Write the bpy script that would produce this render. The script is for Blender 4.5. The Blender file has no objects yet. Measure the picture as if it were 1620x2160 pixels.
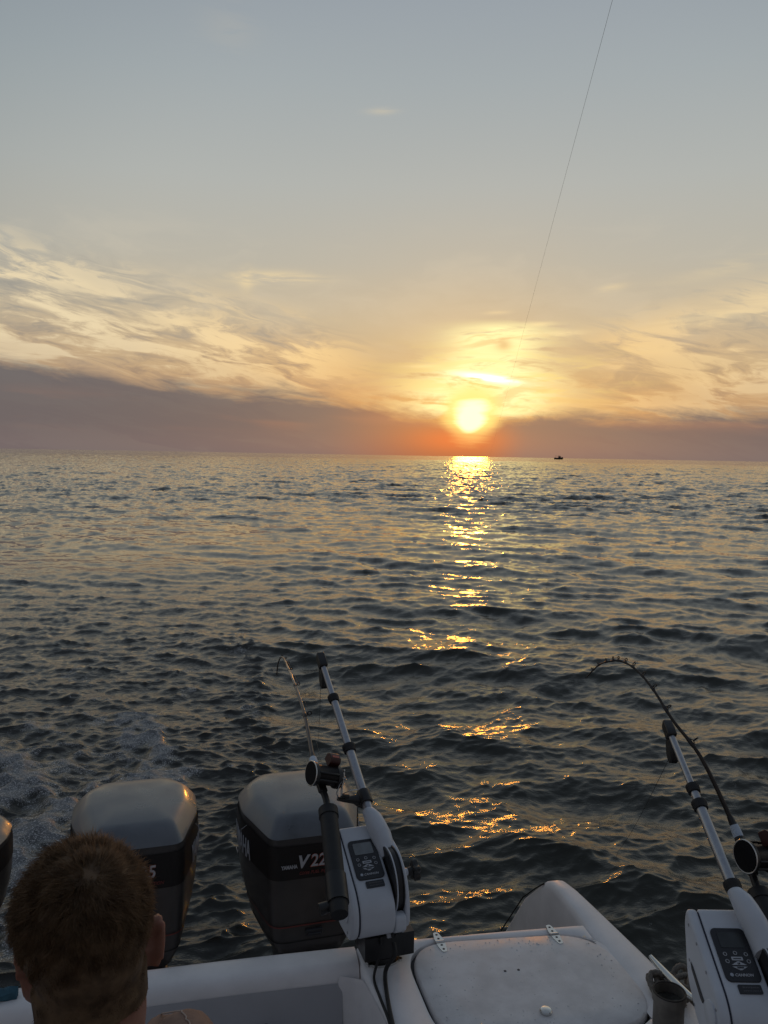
import bpy, bmesh, math, random
import numpy as np
from mathutils import Vector, Matrix, Euler
R = math.radians
random.seed(7)
rng = np.random.default_rng(11)
scene = bpy.context.scene
col = scene.collection

# ------------------------------------------------------------------ camera
CAM_Z = 2.6
cam_data = bpy.data.cameras.new('camera')
cam = bpy.data.objects.new('camera', cam_data)
col.objects.link(cam)
cam_data.sensor_fit = 'VERTICAL'
cam_data.sensor_height = 36.0
cam_data.lens = 36.0 * 1700.0 / 2160.0
cam_data.clip_start = 0.05
cam_data.clip_end = 90000.0
cam.location = (0, 0, CAM_Z)
cam.rotation_euler = (Matrix.Rotation(R(90 - 4.04), 3, 'X') @ Matrix.Rotation(R(0.99), 3, 'Z')).to_euler()
scene.camera = cam

# ------------------------------------------------------------------ colour
scene.view_settings.view_transform = 'Standard'
scene.view_settings.look = 'None'
scene.view_settings.gamma = 1.0
scene.view_settings.use_curve_mapping = False
scene.view_settings.exposure = 0.0
scene.cycles.max_bounces = 6
scene.cycles.use_denoising = True
scene.cycles.sample_clamp_indirect = 6.0

def lin(r, g, b):
    f = lambda c: (c / 255.0 / 12.92) if c <= 10 else ((c / 255.0 + 0.055) / 1.055) ** 2.4
    return (f(r), f(g), f(b), 1.0)

SUN_AZ, SUN_EL = 6.05, 2.96          # degrees: azimuth to the right of +Y, elevation

# ------------------------------------------------------------------ sky
world = bpy.data.worlds.new('World')
scene.world = world
world.use_nodes = True
wt = world.node_tree
wt.nodes.clear()

class G:
    """small expression builder for a node tree"""
    def __init__(s, tree): s.t = tree
    def n(s, kind, **kw):
        nd = s.t.nodes.new(kind)
        for k, v in kw.items(): setattr(nd, k, v)
        return nd
    def set(s, sock, v):
        if isinstance(v, bpy.types.NodeSocket): s.t.links.new(v, sock)
        else: sock.default_value = v
    def m(s, op, a, b=None, c=None, clamp=False):
        nd = s.n('ShaderNodeMath', operation=op, use_clamp=clamp)
        s.set(nd.inputs[0], a)
        if b is not None: s.set(nd.inputs[1], b)
        if c is not None: s.set(nd.inputs[2], c)
        return nd.outputs[0]
    def add(s, a, b): return s.m('ADD', a, b)
    def sub(s, a, b): return s.m('SUBTRACT', a, b)
    def mul(s, a, b): return s.m('MULTIPLY', a, b)
    def step(s, x, lo, hi, tlo=0.0, thi=1.0):
        nd = s.n('ShaderNodeMapRange', interpolation_type='SMOOTHSTEP', clamp=True)
        if isinstance(lo, (int, float)) and isinstance(hi, (int, float)) and lo > hi:
            lo, hi, tlo, thi = hi, lo, thi, tlo
        s.set(nd.inputs[0], x); s.set(nd.inputs[1], lo); s.set(nd.inputs[2], hi)
        nd.inputs[3].default_value = tlo; nd.inputs[4].default_value = thi
        return nd.outputs[0]
    def mix(s, f, a, b, blend='MIX'):
        nd = s.n('ShaderNodeMix', data_type='RGBA', blend_type=blend, clamp_factor=True)
        s.set(nd.inputs[0], f); s.set(nd.inputs[6], a); s.set(nd.inputs[7], b)
        return nd.outputs[2]
    def xyz(s, x, y, z):
        nd = s.n('ShaderNodeCombineXYZ')
        s.set(nd.inputs[0], x); s.set(nd.inputs[1], y); s.set(nd.inputs[2], z)
        return nd.outputs[0]
    def noise(s, vec, scale, detail=4.0, rough=0.55, dist=0.0):
        nd = s.n('ShaderNodeTexNoise')
        s.set(nd.inputs['Vector'], vec)
        nd.inputs['Scale'].default_value = scale; nd.inputs['Detail'].default_value = detail
        nd.inputs['Roughness'].default_value = rough; nd.inputs['Distortion'].default_value = dist
        return nd
    def ramp(s, f, stops, interp='LINEAR'):
        nd = s.n('ShaderNodeValToRGB'); cr = nd.color_ramp; cr.interpolation = interp
        while len(cr.elements) > 1: cr.elements.remove(cr.elements[-1])
        cr.elements[0].position = stops[0][0]; cr.elements[0].color = stops[0][1]
        for p, c in stops[1:]:
            e = cr.elements.new(p); e.color = c
        s.set(nd.inputs[0], f)
        return nd.outputs[0]
    def gauss(s, x, c, w):
        q = s.m('DIVIDE', s.sub(x, c), w)
        return s.m('POWER', 2.71828, s.mul(s.mul(q, q), -1.0))

def build_sky():
    g = G(wt)
    tc = g.n('ShaderNodeTexCoord')
    d = tc.outputs['Generated']
    sp = g.n('ShaderNodeSeparateXYZ'); wt.links.new(d, sp.inputs[0])
    x, y, z = sp.outputs
    az = g.mul(g.m('ARCTAN2', x, y), 57.29578)
    el = g.mul(g.m('ARCSINE', z), 57.29578)
    # angle from the sun
    s = Vector((math.sin(R(SUN_AZ)) * math.cos(R(SUN_EL)), math.cos(R(SUN_AZ)) * math.cos(R(SUN_EL)), math.sin(R(SUN_EL))))
    dt = g.n('ShaderNodeVectorMath', operation='DOT_PRODUCT')
    wt.links.new(d, dt.inputs[0]); dt.inputs[1].default_value = s
    ang = g.mul(g.m('ARCCOSINE', g.m('MINIMUM', dt.outputs['Value'], 0.999999)), 57.29578)
    daz = g.m('ABSOLUTE', g.sub(az, SUN_AZ))
    # clear sky by height: warm towards the sun's side, dull blue grey away from it
    e = g.m('DIVIDE', g.m('MAXIMUM', el, 0.0), 90.0)
    D = 90.0
    warm = g.ramp(e, [(0, lin(168, 128, 104)), (3 / D, lin(206, 158, 104)), (6 / D, lin(203, 175, 134)), (9 / D, lin(201, 184, 155)),
                      (13 / D, lin(189, 184, 170)), (18 / D, lin(180, 183, 179)), (24 / D, lin(166, 174, 177)),
                      (30 / D, lin(153, 162, 171)), (50 / D, lin(126, 138, 152)), (1, lin(104, 114, 132))])
    cool = g.ramp(e, [(0, lin(118, 110, 110)), (4 / D, lin(146, 138, 132)), (9 / D, lin(160, 158, 150)), (14 / D, lin(154, 158, 156)),
                      (22 / D, lin(142, 153, 158)), (30 / D, lin(130, 141, 151)), (50 / D, lin(110, 120, 133)), (1, lin(100, 110, 126))])
    dusk = g.ramp(e, [(0, lin(86, 84, 92)), (6 / D, lin(96, 97, 108)), (15 / D, lin(98, 102, 112)), (35 / D, lin(96, 104, 118)), (60 / D, lin(98, 108, 122)), (1, lin(100, 110, 126))])
    c = g.mix(g.step(ang, 24, 50), warm, cool)
    c = g.mix(g.step(ang, 50, 120), c, dusk)
    # stretched noise fields in direction space (no seam anywhere)
    st = g.xyz(g.mul(x, 1.0), g.mul(y, 1.0), g.mul(z, 3.2))
    wn = g.noise(st, 3.2, 3.0)
    vs = g.n('ShaderNodeVectorMath', operation='MULTIPLY_ADD')
    wt.links.new(wn.outputs['Color'], vs.inputs[0]); vs.inputs[1].default_value = (0.30, 0.30, 0.42); wt.links.new(st, vs.inputs[2])
    warp = vs.outputs[0]
    n1 = g.noise(warp, 5.5, 7.0, 0.62).outputs['Fac']
    n2 = g.noise(warp, 13.0, 6.0, 0.6).outputs['Fac']
    st2 = g.xyz(g.mul(x, 1.0), g.mul(y, 1.0), g.mul(z, 7.5))
    n3 = g.noise(st2, 7.0, 6.0, 0.58, 0.8).outputs['Fac']
    n4 = g.noise(st2, 2.4, 3.0, 0.5).outputs['Fac']
    # streak field that slopes down to the right (azimuth / elevation space, only used on the sun's side)
    sv = g.xyz(g.mul(g.sub(az, g.mul(el, 1.1)), 0.055), g.mul(g.add(el, g.mul(az, 0.21)), 0.30), 0.37)
    sw = g.noise(sv, 1.3, 3.0).outputs['Color']
    sm = g.n('ShaderNodeVectorMath', operation='MULTIPLY_ADD')
    wt.links.new(sw, sm.inputs[0]); sm.inputs[1].default_value = (0.55, 0.75, 0.0); wt.links.new(sv, sm.inputs[2])
    s1 = g.noise(sm.outputs[0], 1.9, 8.0, 0.62, 0.35).outputs['Fac']
    s2 = g.noise(sm.outputs[0], 4.6, 6.0, 0.62, 0.6).outputs['Fac']
    s3 = g.noise(sv, 0.75, 3.0, 0.5).outputs['Fac']
    # thin veil high up
    veil = g.mul(g.step(n1, 0.47, 0.68), g.mul(g.step(el, 13, 17, 1, 0), g.step(el, 3.0, 6.5)))
    # cream cirrus: a tilted bank on the left, a smaller one on the right
    ltop = g.add(g.mul(g.add(az, 26.0), -0.215), 14.0)
    left = g.mul(g.step(az, 1.0, -7.0), g.step(g.sub(el, ltop), 0.9, -2.6))
    rtop = g.add(g.mul(g.sub(az, 12.0), 0.24), 8.0)
    right = g.mul(g.step(az, 11.0, 17.0), g.step(g.sub(el, rtop), 1.6, -1.8))
    back = g.step(daz, 42, 60)
    sheet = g.m('MAXIMUM', g.m('MAXIMUM', left, g.mul(right, 0.75)), g.mul(back, g.mul(g.step(el, 12, 7), 0.6)))
    sheet = g.mul(sheet, g.step(s3, 0.36, 0.50, 0.45, 1.0))
    wisp = g.mul(sheet, g.step(g.add(g.mul(s1, 0.68), g.mul(s2, 0.32)), 0.465, 0.555))
    wcol = g.mix(g.step(ang, 6, 30), lin(255, 216, 150), lin(242, 222, 182))
    wcol = g.mix(g.step(ang, 35, 80), wcol, lin(128, 128, 132))
    body = g.mul(sheet, g.step(el, 11.0, 6.0))
    c = g.mix(g.mul(body, 0.3), c, g.mix(g.step(ang, 8, 26), lin(240, 186, 122), lin(206, 176, 140)))
    shade = g.mul(sheet, g.step(g.add(g.mul(s1, 0.5), g.mul(s2, 0.5)), 0.50, 0.38))
    c = g.mix(g.mul(shade, 0.72), c, g.mix(g.step(el, 4, 10), lin(146, 124, 108), lin(152, 150, 144)))
    c = g.mix(g.mul(wisp, 0.92), c, wcol)
    c = g.mix(g.mul(veil, 0.14), c, lin(232, 218, 192))
    # a few loose wisps
    for (wa, we, wsa, wse, k) in ((-8.0, 11.9, 3.0, 0.40, 0.75), (-9.8, 11.7, 0.5, 0.7, 0.5), (15.2, 11.3, 0.9, 0.25, 0.45), (-0.6, 22.4, 1.0, 0.2, 0.22), (-11, 26.4, 1.8, 1.2, 0.05), (7.6, 9.9, 0.8, 0.12, 0.4), (12.0, 8.45, 1.5, 0.2, 0.85), (2.8, 6.25, 1.4, 0.13, 0.8), (10.6, 9.1, 0.9, 0.14, 0.7), (22.5, 9.6, 4.5, 0.55, 0.45), (23.0, 12.3, 4.0, 0.5, 0.22)):
        f = g.mul(g.gauss(az, wa, wsa), g.gauss(el, g.add(we, g.mul(g.sub(az, wa), 0.03 if wa < 15 else 0.17)), wse))
        c = g.mix(g.mul(f, g.mul(g.step(n3, 0.36, 0.56), k)), c, lin(250, 224, 172))
    # glow round the sun
    gl = g.m('POWER', 2.71828, g.mul(g.m('DIVIDE', ang, 3.6), -1.0))
    c = g.mix(g.mul(g.mul(gl, 0.78), g.step(el, 0.8, 3.4, 0.25, 1.0)), c, lin(255, 200, 96))
    # bright torn streaks above the sun
    zone = g.mul(g.gauss(az, g.add(6.6, g.mul(g.sub(el, 3.0), 0.20)), g.add(2.9, g.mul(g.step(el, 7.5, 3.5), 2.6))), g.step(el, 9.6, 8.4))
    zone = g.mul(zone, g.step(el, 2.2, 3.4))
    stw = g.mul(zone, g.step(g.add(g.mul(n3, 0.62), g.mul(n2, 0.38)), 0.40, 0.52))
    c = g.mix(g.m('MINIMUM', g.mul(stw, 1.45), 1.0), c, (1.12, 1.0, 0.48, 1.0))
    stx = g.mul(g.mul(g.gauss(az, 8.2, 6.5), g.gauss(el, 5.2, 2.0)), g.step(n3, 0.49, 0.60))
    c = g.mix(g.mul(stx, 0.7), c, lin(255, 224, 128))
    hot = g.mul(g.mul(g.gauss(az, 7.2, 1.9), g.gauss(el, g.sub(5.5, g.mul(g.sub(az, 7.0), 0.13)), 0.24)), g.step(n3, 0.40, 0.52))
    c = g.mix(g.m('MINIMUM', g.mul(hot, 1.4), 1.0), c, (1.9, 1.75, 1.3, 1.0))
    dark1 = g.mul(g.mul(zone, 0.5), g.step(n2, 0.54, 0.64))
    c = g.mix(dark1, c, lin(232, 172, 108))
    smudge = g.mul(g.gauss(az, 8.15, 0.55), g.gauss(el, 7.75, 0.42))
    c = g.mix(g.mul(smudge, 0.6), c, lin(214, 158, 104))
    # low dark bank, tilted: high at the left, thin under the sun, a wedge at the right
    dl = g.sub(SUN_AZ - 1.2, az)
    top = g.add(2.15, g.m('MAXIMUM', g.m('MINIMUM', g.mul(dl, 0.24), g.add(0.95, g.mul(dl, 0.075))), g.m('MINIMUM', g.mul(g.sub(az, SUN_AZ + 0.8), 0.22), g.add(0.35, g.mul(g.sub(az, SUN_AZ), 0.022)))))
    top = g.m('MINIMUM', top, g.add(4.9, g.mul(n4, 1.4)))
    top = g.add(top, g.add(g.add(g.mul(g.sub(s1, 0.5), 3.6), g.mul(g.sub(n1, 0.5), 2.0)), g.mul(g.sub(n3, 0.5), 1.3)))
    gap = g.sub(top, el)
    bank = g.step(gap, -0.8, 0.75)
    soft = g.mul(g.step(gap, -3.2, 0.2), g.step(daz, 2.0, 7.0))
    c = g.mix(g.mul(soft, 0.35), c, g.mix(g.step(daz, 4, 18), lin(206, 140, 92), lin(166, 138, 120)))
    near = g.step(g.m('MAXIMUM', g.sub(SUN_AZ, az), g.mul(g.sub(az, SUN_AZ), 2.8)), 11.5, 1.0)
    far_ = g.mix(g.step(el, 0.1, 2.2), lin(112, 104, 107), lin(100, 97, 103))
    nea_ = g.mix(g.step(el, 0.2, 2.2), lin(158, 92, 72), lin(166, 106, 80))
    bcol = g.mix(near, far_, nea_)
    pink = g.mul(g.step(g.noise(st2, 4.0, 3.0, 0.5, 0.4).outputs['Fac'], 0.50, 0.66), g.mul(g.gauss(el, 2.7, 0.9), 0.5))
    bcol = g.mix(pink, bcol, lin(160, 116, 100))
    bcol = g.mix(g.step(daz, 40, 90), bcol, lin(88, 86, 94))
    c = g.mix(g.mul(bank, 0.95), c, bcol)
    red = g.mul(g.gauss(g.sub(az, 5.2), 0.0, 3.0), g.gauss(el, 1.15, 0.85))
    c = g.mix(g.mul(red, 0.8), c, lin(222, 106, 66))
    # the sun itself burning through the gap in the cloud
    wob = g.add(g.mul(g.sub(n1, 0.5), 1.2), g.mul(g.sub(n3, 0.5), 2.1))
    ee = g.sub(el, 2.75)
    wid = g.m('MAXIMUM', g.add(0.92, g.mul(ee, 0.26)), 0.40)
    dx = g.m('DIVIDE', g.sub(az, g.add(SUN_AZ - 0.05, g.mul(ee, 0.12))), wid)
    dy = g.m('DIVIDE', ee, 1.12)
    rr = g.add(g.m('SQRT', g.add(g.mul(dx, dx), g.mul(g.mul(dy, dy), g.mul(dy, dy)))), wob)
    rr = g.add(rr, g.mul(g.step(ang, 4, 10), 5.0))
    ha = g.m('SQRT', g.add(g.m('POWER', g.m('DIVIDE', g.sub(az, SUN_AZ), 1.1), 2.0), g.m('POWER', g.m('DIVIDE', g.sub(el, 3.1), 1.15), 2.0)))
    halo = g.step(g.add(ha, g.mul(wob, 0.8)), 2.3, 0.85)
    c = g.mix(g.mul(halo, 0.9), c, (1.15, 0.86, 0.26, 1.0))
    core = g.step(rr, 1.38, 0.42)
    c = g.mix(core, c, (2.3, 1.42, 0.80, 1.0))
    # below the horizon: dull sea grey
    c = g.mix(g.step(el, -0.05, -1.0), c, lin(70, 70, 72))
    bg = g.n('ShaderNodeBackground'); wt.links.new(c, bg.inputs[0]); bg.inputs[1].default_value = 0.93
    sky = g.n('ShaderNodeTexSky', sky_type='NISHITA')
    sky.sun_disc = False
    sky.sun_elevation = R(SUN_EL); sky.sun_rotation = R(SUN_AZ)
    sky.air_density = 1.0; sky.dust_density = 1.5
    bg2 = g.n('ShaderNodeBackground'); wt.links.new(sky.outputs[0], bg2.inputs[0]); bg2.inputs[1].default_value = 0.005
    ad = g.n('ShaderNodeAddShader'); wt.links.new(bg.outputs[0], ad.inputs[0]); wt.links.new(bg2.outputs[0], ad.inputs[1])
    out = g.n('ShaderNodeOutputWorld'); wt.links.new(ad.outputs[0], out.inputs[0])
    world.cycles.sampling_method = 'MANUAL'
    world.cycles.sample_map_resolution = 2048
build_sky()

# ------------------------------------------------------------------ sun
sl = bpy.data.lights.new('sun', 'SUN')
sl.energy = 0.13
sl.color = (1.0, 0.33, 0.03)
sl.angle = R(2.4)
sun = bpy.data.objects.new('sun', sl); col.objects.link(sun)
sd = Vector((math.sin(R(SUN_AZ)) * math.cos(R(SUN_EL)), math.cos(R(SUN_AZ)) * math.cos(R(SUN_EL)), math.sin(R(SUN_EL))))
sun.rotation_euler = sd.to_track_quat('Z', 'Y').to_euler()
sun.location = sd * 60

# ------------------------------------------------------------------ helpers
BOAT_YAW = R(11.0)                   # the boat's aft axis points 11 degrees left of the view
cB, sB = math.cos(BOAT_YAW), math.sin(BOAT_YAW)
def W(u, v, z=0.0):                  # boat coordinates (starboard-of-view, aft, up) to world
    return Vector((cB * u - sB * v, sB * u + cB * v, z))

def mat(name, color, rough=0.5, metal=0.0, var=0.0, vscale=20.0, bump=0.0, bscale=200.0, coat=0.0, spec=0.5, rvar=0.0, detail=4.0, coords='Object'):
    m = bpy.data.materials.new(name); m.use_nodes = True
    t = m.node_tree; b = t.nodes['Principled BSDF']; g = G(t)
    b.inputs['Base Color'].default_value = (*color, 1)
    b.inputs['Roughness'].default_value = rough
    b.inputs['Metallic'].default_value = metal
    b.inputs['Coat Weight'].default_value = coat
    b.inputs['Specular IOR Level'].default_value = spec
    if var or bump or rvar:
        tc = g.n('ShaderNodeTexCoord')
        nz = g.noise(tc.outputs[coords], vscale, detail, 0.6)
        if var:
            lo = tuple(max(0, c * (1 - var)) for c in color) + (1,)
            hi = tuple(min(1, c * (1 + var)) for c in color) + (1,)
            t.links.new(g.mix(g.step(nz.outputs['Fac'], 0.3, 0.7), lo, hi), b.inputs['Base Color'])
        if rvar:
            t.links.new(g.step(nz.outputs['Fac'], 0.3, 0.7, max(0.02, rough - rvar), min(1, rough + rvar)), b.inputs['Roughness'])
        if bump:
            nb = g.noise(tc.outputs[coords], bscale, 3.0)
            bp = g.n('ShaderNodeBump'); bp.inputs['Strength'].default_value = bump; bp.inputs['Distance'].default_value = 0.002
            t.links.new(nb.outputs['Fac'], bp.inputs['Height']); t.links.new(bp.outputs[0], b.inputs['Normal'])
    return m

def tag(o, label=None, cat=None, group=None, kind=None):
    if label: o['label'] = label
    if cat: o['category'] = cat
    if group: o['group'] = group
    if kind: o['kind'] = kind
    return o

def thing(name, label, cat, loc=(0, 0, 0), rot=(0, 0, 0), group=None):
    o = bpy.data.objects.new(name, None); col.objects.link(o)
    o.empty_display_size = 0.1
    o.location = loc; o.rotation_euler = rot
    return tag(o, label, cat, group)

def frame_for(d):
    d = Vector(d).normalized()
    a = Vector((0, 0, 1)) if abs(d.z) < 0.9 else Vector((0, 1, 0))
    x = a.cross(d).normalized(); y = d.cross(x)
    return x, y, d

class MB:
    """collects shapes, then links them as ONE mesh object"""
    def __init__(s): s.v = []; s.f = []
    def put(s, vs, fs):
        k = len(s.v); s.v += [tuple(p) for p in vs]; s.f += [tuple(i + k for i in f) for f in fs]; return s
    def box(s, c, size, rot=(0, 0, 0)):
        M = Euler(rot).to_matrix(); c = Vector(c)
        vs = [c + M @ Vector((sx * size[0] / 2, sy * size[1] / 2, sz * size[2] / 2)) for sx in (-1, 1) for sy in (-1, 1) for sz in (-1, 1)]
        return s.put(vs, [(0, 1, 3, 2), (4, 6, 7, 5), (0, 4, 5, 1), (2, 3, 7, 6), (0, 2, 6, 4), (1, 5, 7, 3)])
    def loft(s, rings, cap0=True, cap1=True, closed=True):
        n = len(rings[0]); vs = [p for r in rings for p in r]; fs = []
        for i in range(len(rings) - 1):
            for j in range(n if closed else n - 1):
                a = i * n + j; b = i * n + (j + 1) % n
                fs.append((a, b, b + n, a + n))
        if cap0: fs.append(tuple(reversed(range(n))))
        if cap1: fs.append(tuple(range((len(rings) - 1) * n, len(rings) * n)))
        return s.put(vs, fs)
    def tube(s, pts, radii, n=10, caps=True):
        pts = [Vector(p) for p in pts]
        if isinstance(radii, (int, float)): radii = [radii] * len(pts)
        rings = []; px = None
        for i, p in enumerate(pts):
            d = (pts[min(i + 1, len(pts) - 1)] - pts[max(i - 1, 0)]).normalized()
            if px is None: px, py, _ = frame_for(d)
            else:
                px = (px - d * px.dot(d)).normalized()
            py = d.cross(px)
            rings.append([p + (px * math.cos(2 * math.pi * j / n) + py * math.sin(2 * math.pi * j / n)) * radii[i] for j in range(n)])
        return s.loft(rings, caps, caps)
    def cyl(s, p0, p1, r0, r1=None, n=16): return s.tube([p0, p1], [r0, r0 if r1 is None else r1], n)
    def disc(s, c, axis, prof, n=24):
        """lathe: prof = [(distance along axis, radius)...]"""
        x, y, d = frame_for(axis); c = Vector(c)
        rings = [[c + d * h + (x * math.cos(2 * math.pi * j / n) + y * math.sin(2 * math.pi * j / n)) * max(r, 1e-5) for j in range(n)] for h, r in prof]
        return s.loft(rings)
    def ring(s, c, axis, R0, r, n=20, m=8):
        x, y, d = frame_for(axis); c = Vector(c); vs = []; fs = []
        for i in range(n):
            a = 2 * math.pi * i / n; rad = x * math.cos(a) + y * math.sin(a)
            for j in range(m):
                b = 2 * math.pi * j / m
                vs.append(c + rad * (R0 + r * math.cos(b)) + d * r * math.sin(b))
        for i in range(n):
            for j in range(m):
                a = i * m + j; b = i * m + (j + 1) % m; c2 = ((i + 1) % n) * m + (j + 1) % m; d2 = ((i + 1) % n) * m + j
                fs.append((a, d2, c2, b))
        return s.put(vs, fs)
    def prism(s, poly, x0, x1, fn):
        """poly 2D; fn(a, b, h) -> 3D; extruded from h=x0 to h=x1"""
        return s.loft([[fn(a, b, x0) for a, b in poly], [fn(a, b, x1) for a, b in poly]])
    def ell(s, c, r, rot=(0, 0, 0), nu=20, nv=12):
        M = Euler(rot).to_matrix(); c = Vector(c)
        rings = []
        for i in range(nv + 1):
            t = math.pi * i / nv; t = min(max(t, 0.02), math.pi - 0.02)
            rings.append([c + M @ Vector((r[0] * math.sin(t) * math.cos(2 * math.pi * j / nu), r[1] * math.sin(t) * math.sin(2 * math.pi * j / nu), -r[2] * math.cos(t))) for j in range(nu)])
        return s.loft(rings)
    def mesh(s, name):
        me = bpy.data.meshes.new(name); me.from_pydata(s.v, [], s.f); me.update()
        bm = bmesh.new(); bm.from_mesh(me); bmesh.ops.recalc_face_normals(bm, faces=bm.faces); bm.to_mesh(me); bm.free()
        return me
    def build(s, name, material, parent=None, smooth=35.0, bevel=0.0, bseg=2, mesh_only=False):
        me = s.mesh(name); me.materials.append(material)
        if smooth:
            me.polygons.foreach_set('use_smooth', [True] * len(me.polygons))
            me.set_sharp_from_angle(angle=R(smooth))
        o = bpy.data.objects.new(name, me); col.objects.link(o)
        if parent: o.parent = parent
        if bevel:
            b = o.modifiers.new('bevel', 'BEVEL'); b.width = bevel; b.segments = bseg; b.limit_method = 'ANGLE'; b.angle_limit = R(40)
            b.harden_normals = False
        return o

def rrect(w, h, r, n=6, cx=0.0, cy=0.0):
    pts = []
    for sx, sy, a0 in ((1, 1, 0), (-1, 1, 90), (-1, -1, 180), (1, -1, 270)):
        for k in range(n + 1):
            a = R(a0 + 90.0 * k / n)
            pts.append((cx + sx * (w / 2 - r) + r * math.cos(a), cy + sy * (h / 2 - r) + r * math.sin(a)))
    return pts

def round_poly(poly, r, n=4):
    out = []; k = len(poly)
    for i in range(k):
        p = Vector(poly[i]); a = Vector(poly[i - 1]) - p; b = Vector(poly[(i + 1) % k]) - p
        rr = min(r, a.length * 0.45, b.length * 0.45)
        p0 = p + a.normalized() * rr; p1 = p + b.normalized() * rr
        for j in range(n + 1):
            t = j / n
            q = p0 * (1 - t) ** 2 + p * 2 * t * (1 - t) + p1 * t * t
            out.append((q.x, q.y))
    return out

def text_mesh(body, size, shear=0.0, bold=0.0, ext=0.0006, spacing=1.0, sx=1.0):
    cu = bpy.data.curves.new('lettering', 'FONT'); cu.body = body; cu.size = size; cu.shear = shear
    cu.offset = bold; cu.extrude = ext; cu.align_x = 'LEFT'; cu.align_y = 'BOTTOM_BASELINE'; cu.space_character = spacing
    cu.resolution_u = 3
    o = bpy.data.objects.new('lettering', cu); col.objects.link(o)
    dg = bpy.context.evaluated_depsgraph_get()
    me = bpy.data.meshes.new_from_object(o.evaluated_get(dg))
    bpy.data.objects.remove(o); bpy.data.curves.remove(cu)
    if sx != 1.0: me.transform(Matrix.Diagonal((sx, 1, 1, 1)))
    return me
def text(name, body, size, M, material, parent, **kw):
    me = text_mesh(body, size, **kw); me.transform(M)
    me.materials.clear(); me.materials.append(material)
    o = bpy.data.objects.new(name, me); col.objects.link(o); o.parent = parent
    return o
def basis(o, x, y):
    x = Vector(x).normalized(); y = Vector(y).normalized(); z = x.cross(y).normalized(); y = z.cross(x)
    return Matrix(((x.x, y.x, z.x, o[0]), (x.y, y.y, z.y, o[1]), (x.z, y.z, z.z, o[2]), (0, 0, 0, 1)))

#@@SEA
# ------------------------------------------------------------------ the sea
def fft_tile(N, L, lmin, lmax, sigma, wind, spread, seed, iso=0.15, pw=2.0, chop=1.0):
    r = np.random.default_rng(seed)
    k1 = 2 * np.pi * np.fft.fftfreq(N, L / N)
    kx, ky = np.meshgrid(k1, k1, indexing='ij')
    k = np.hypot(kx, ky); k[0, 0] = 1e-6
    lam = 2 * np.pi / k
    win = np.clip((lam - lmin) / (0.5 * lmin), 0, 1) * np.clip((lmax - lam) / (0.35 * lmax), 0, 1)
    cosw = (kx * math.cos(wind) + ky * math.sin(wind)) / k
    amp = k ** (-pw) * win * np.sqrt(iso + np.abs(cosw) ** spread)
    h = amp * (r.normal(size=k.shape) + 1j * r.normal(size=k.shape))
    H = np.fft.ifft2(h).real; sc = sigma / H.std()
    Dx = np.fft.ifft2(1j * kx / k * h).real * sc * chop
    Dy = np.fft.ifft2(1j * ky / k * h).real * sc * chop
    return (H * sc, Dx, Dy, L, N)
def sample(tile, x, y, rot):
    H, Dx, Dy, L, N = tile
    c, s = math.cos(rot), math.sin(rot)
    fx = ((c * x + s * y) / L * N) % N; fy = ((-s * x + c * y) / L * N) % N
    i = fx.astype(np.int64); j = fy.astype(np.int64); a = fx - i; b = fy - j
    i %= N; j %= N; i1 = (i + 1) % N; j1 = (j + 1) % N
    def bl(T): return (T[i, j] * (1 - a) + T[i1, j] * a) * (1 - b) + (T[i, j1] * (1 - a) + T[i1, j1] * a) * b
    dx, dy = bl(Dx), bl(Dy)
    return bl(H), c * dx - s * dy, s * dx + c * dy
def sstep(x, a, b):
    t = np.clip((x - a) / (b - a), 0, 1); return t * t * (3 - 2 * t)

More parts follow.
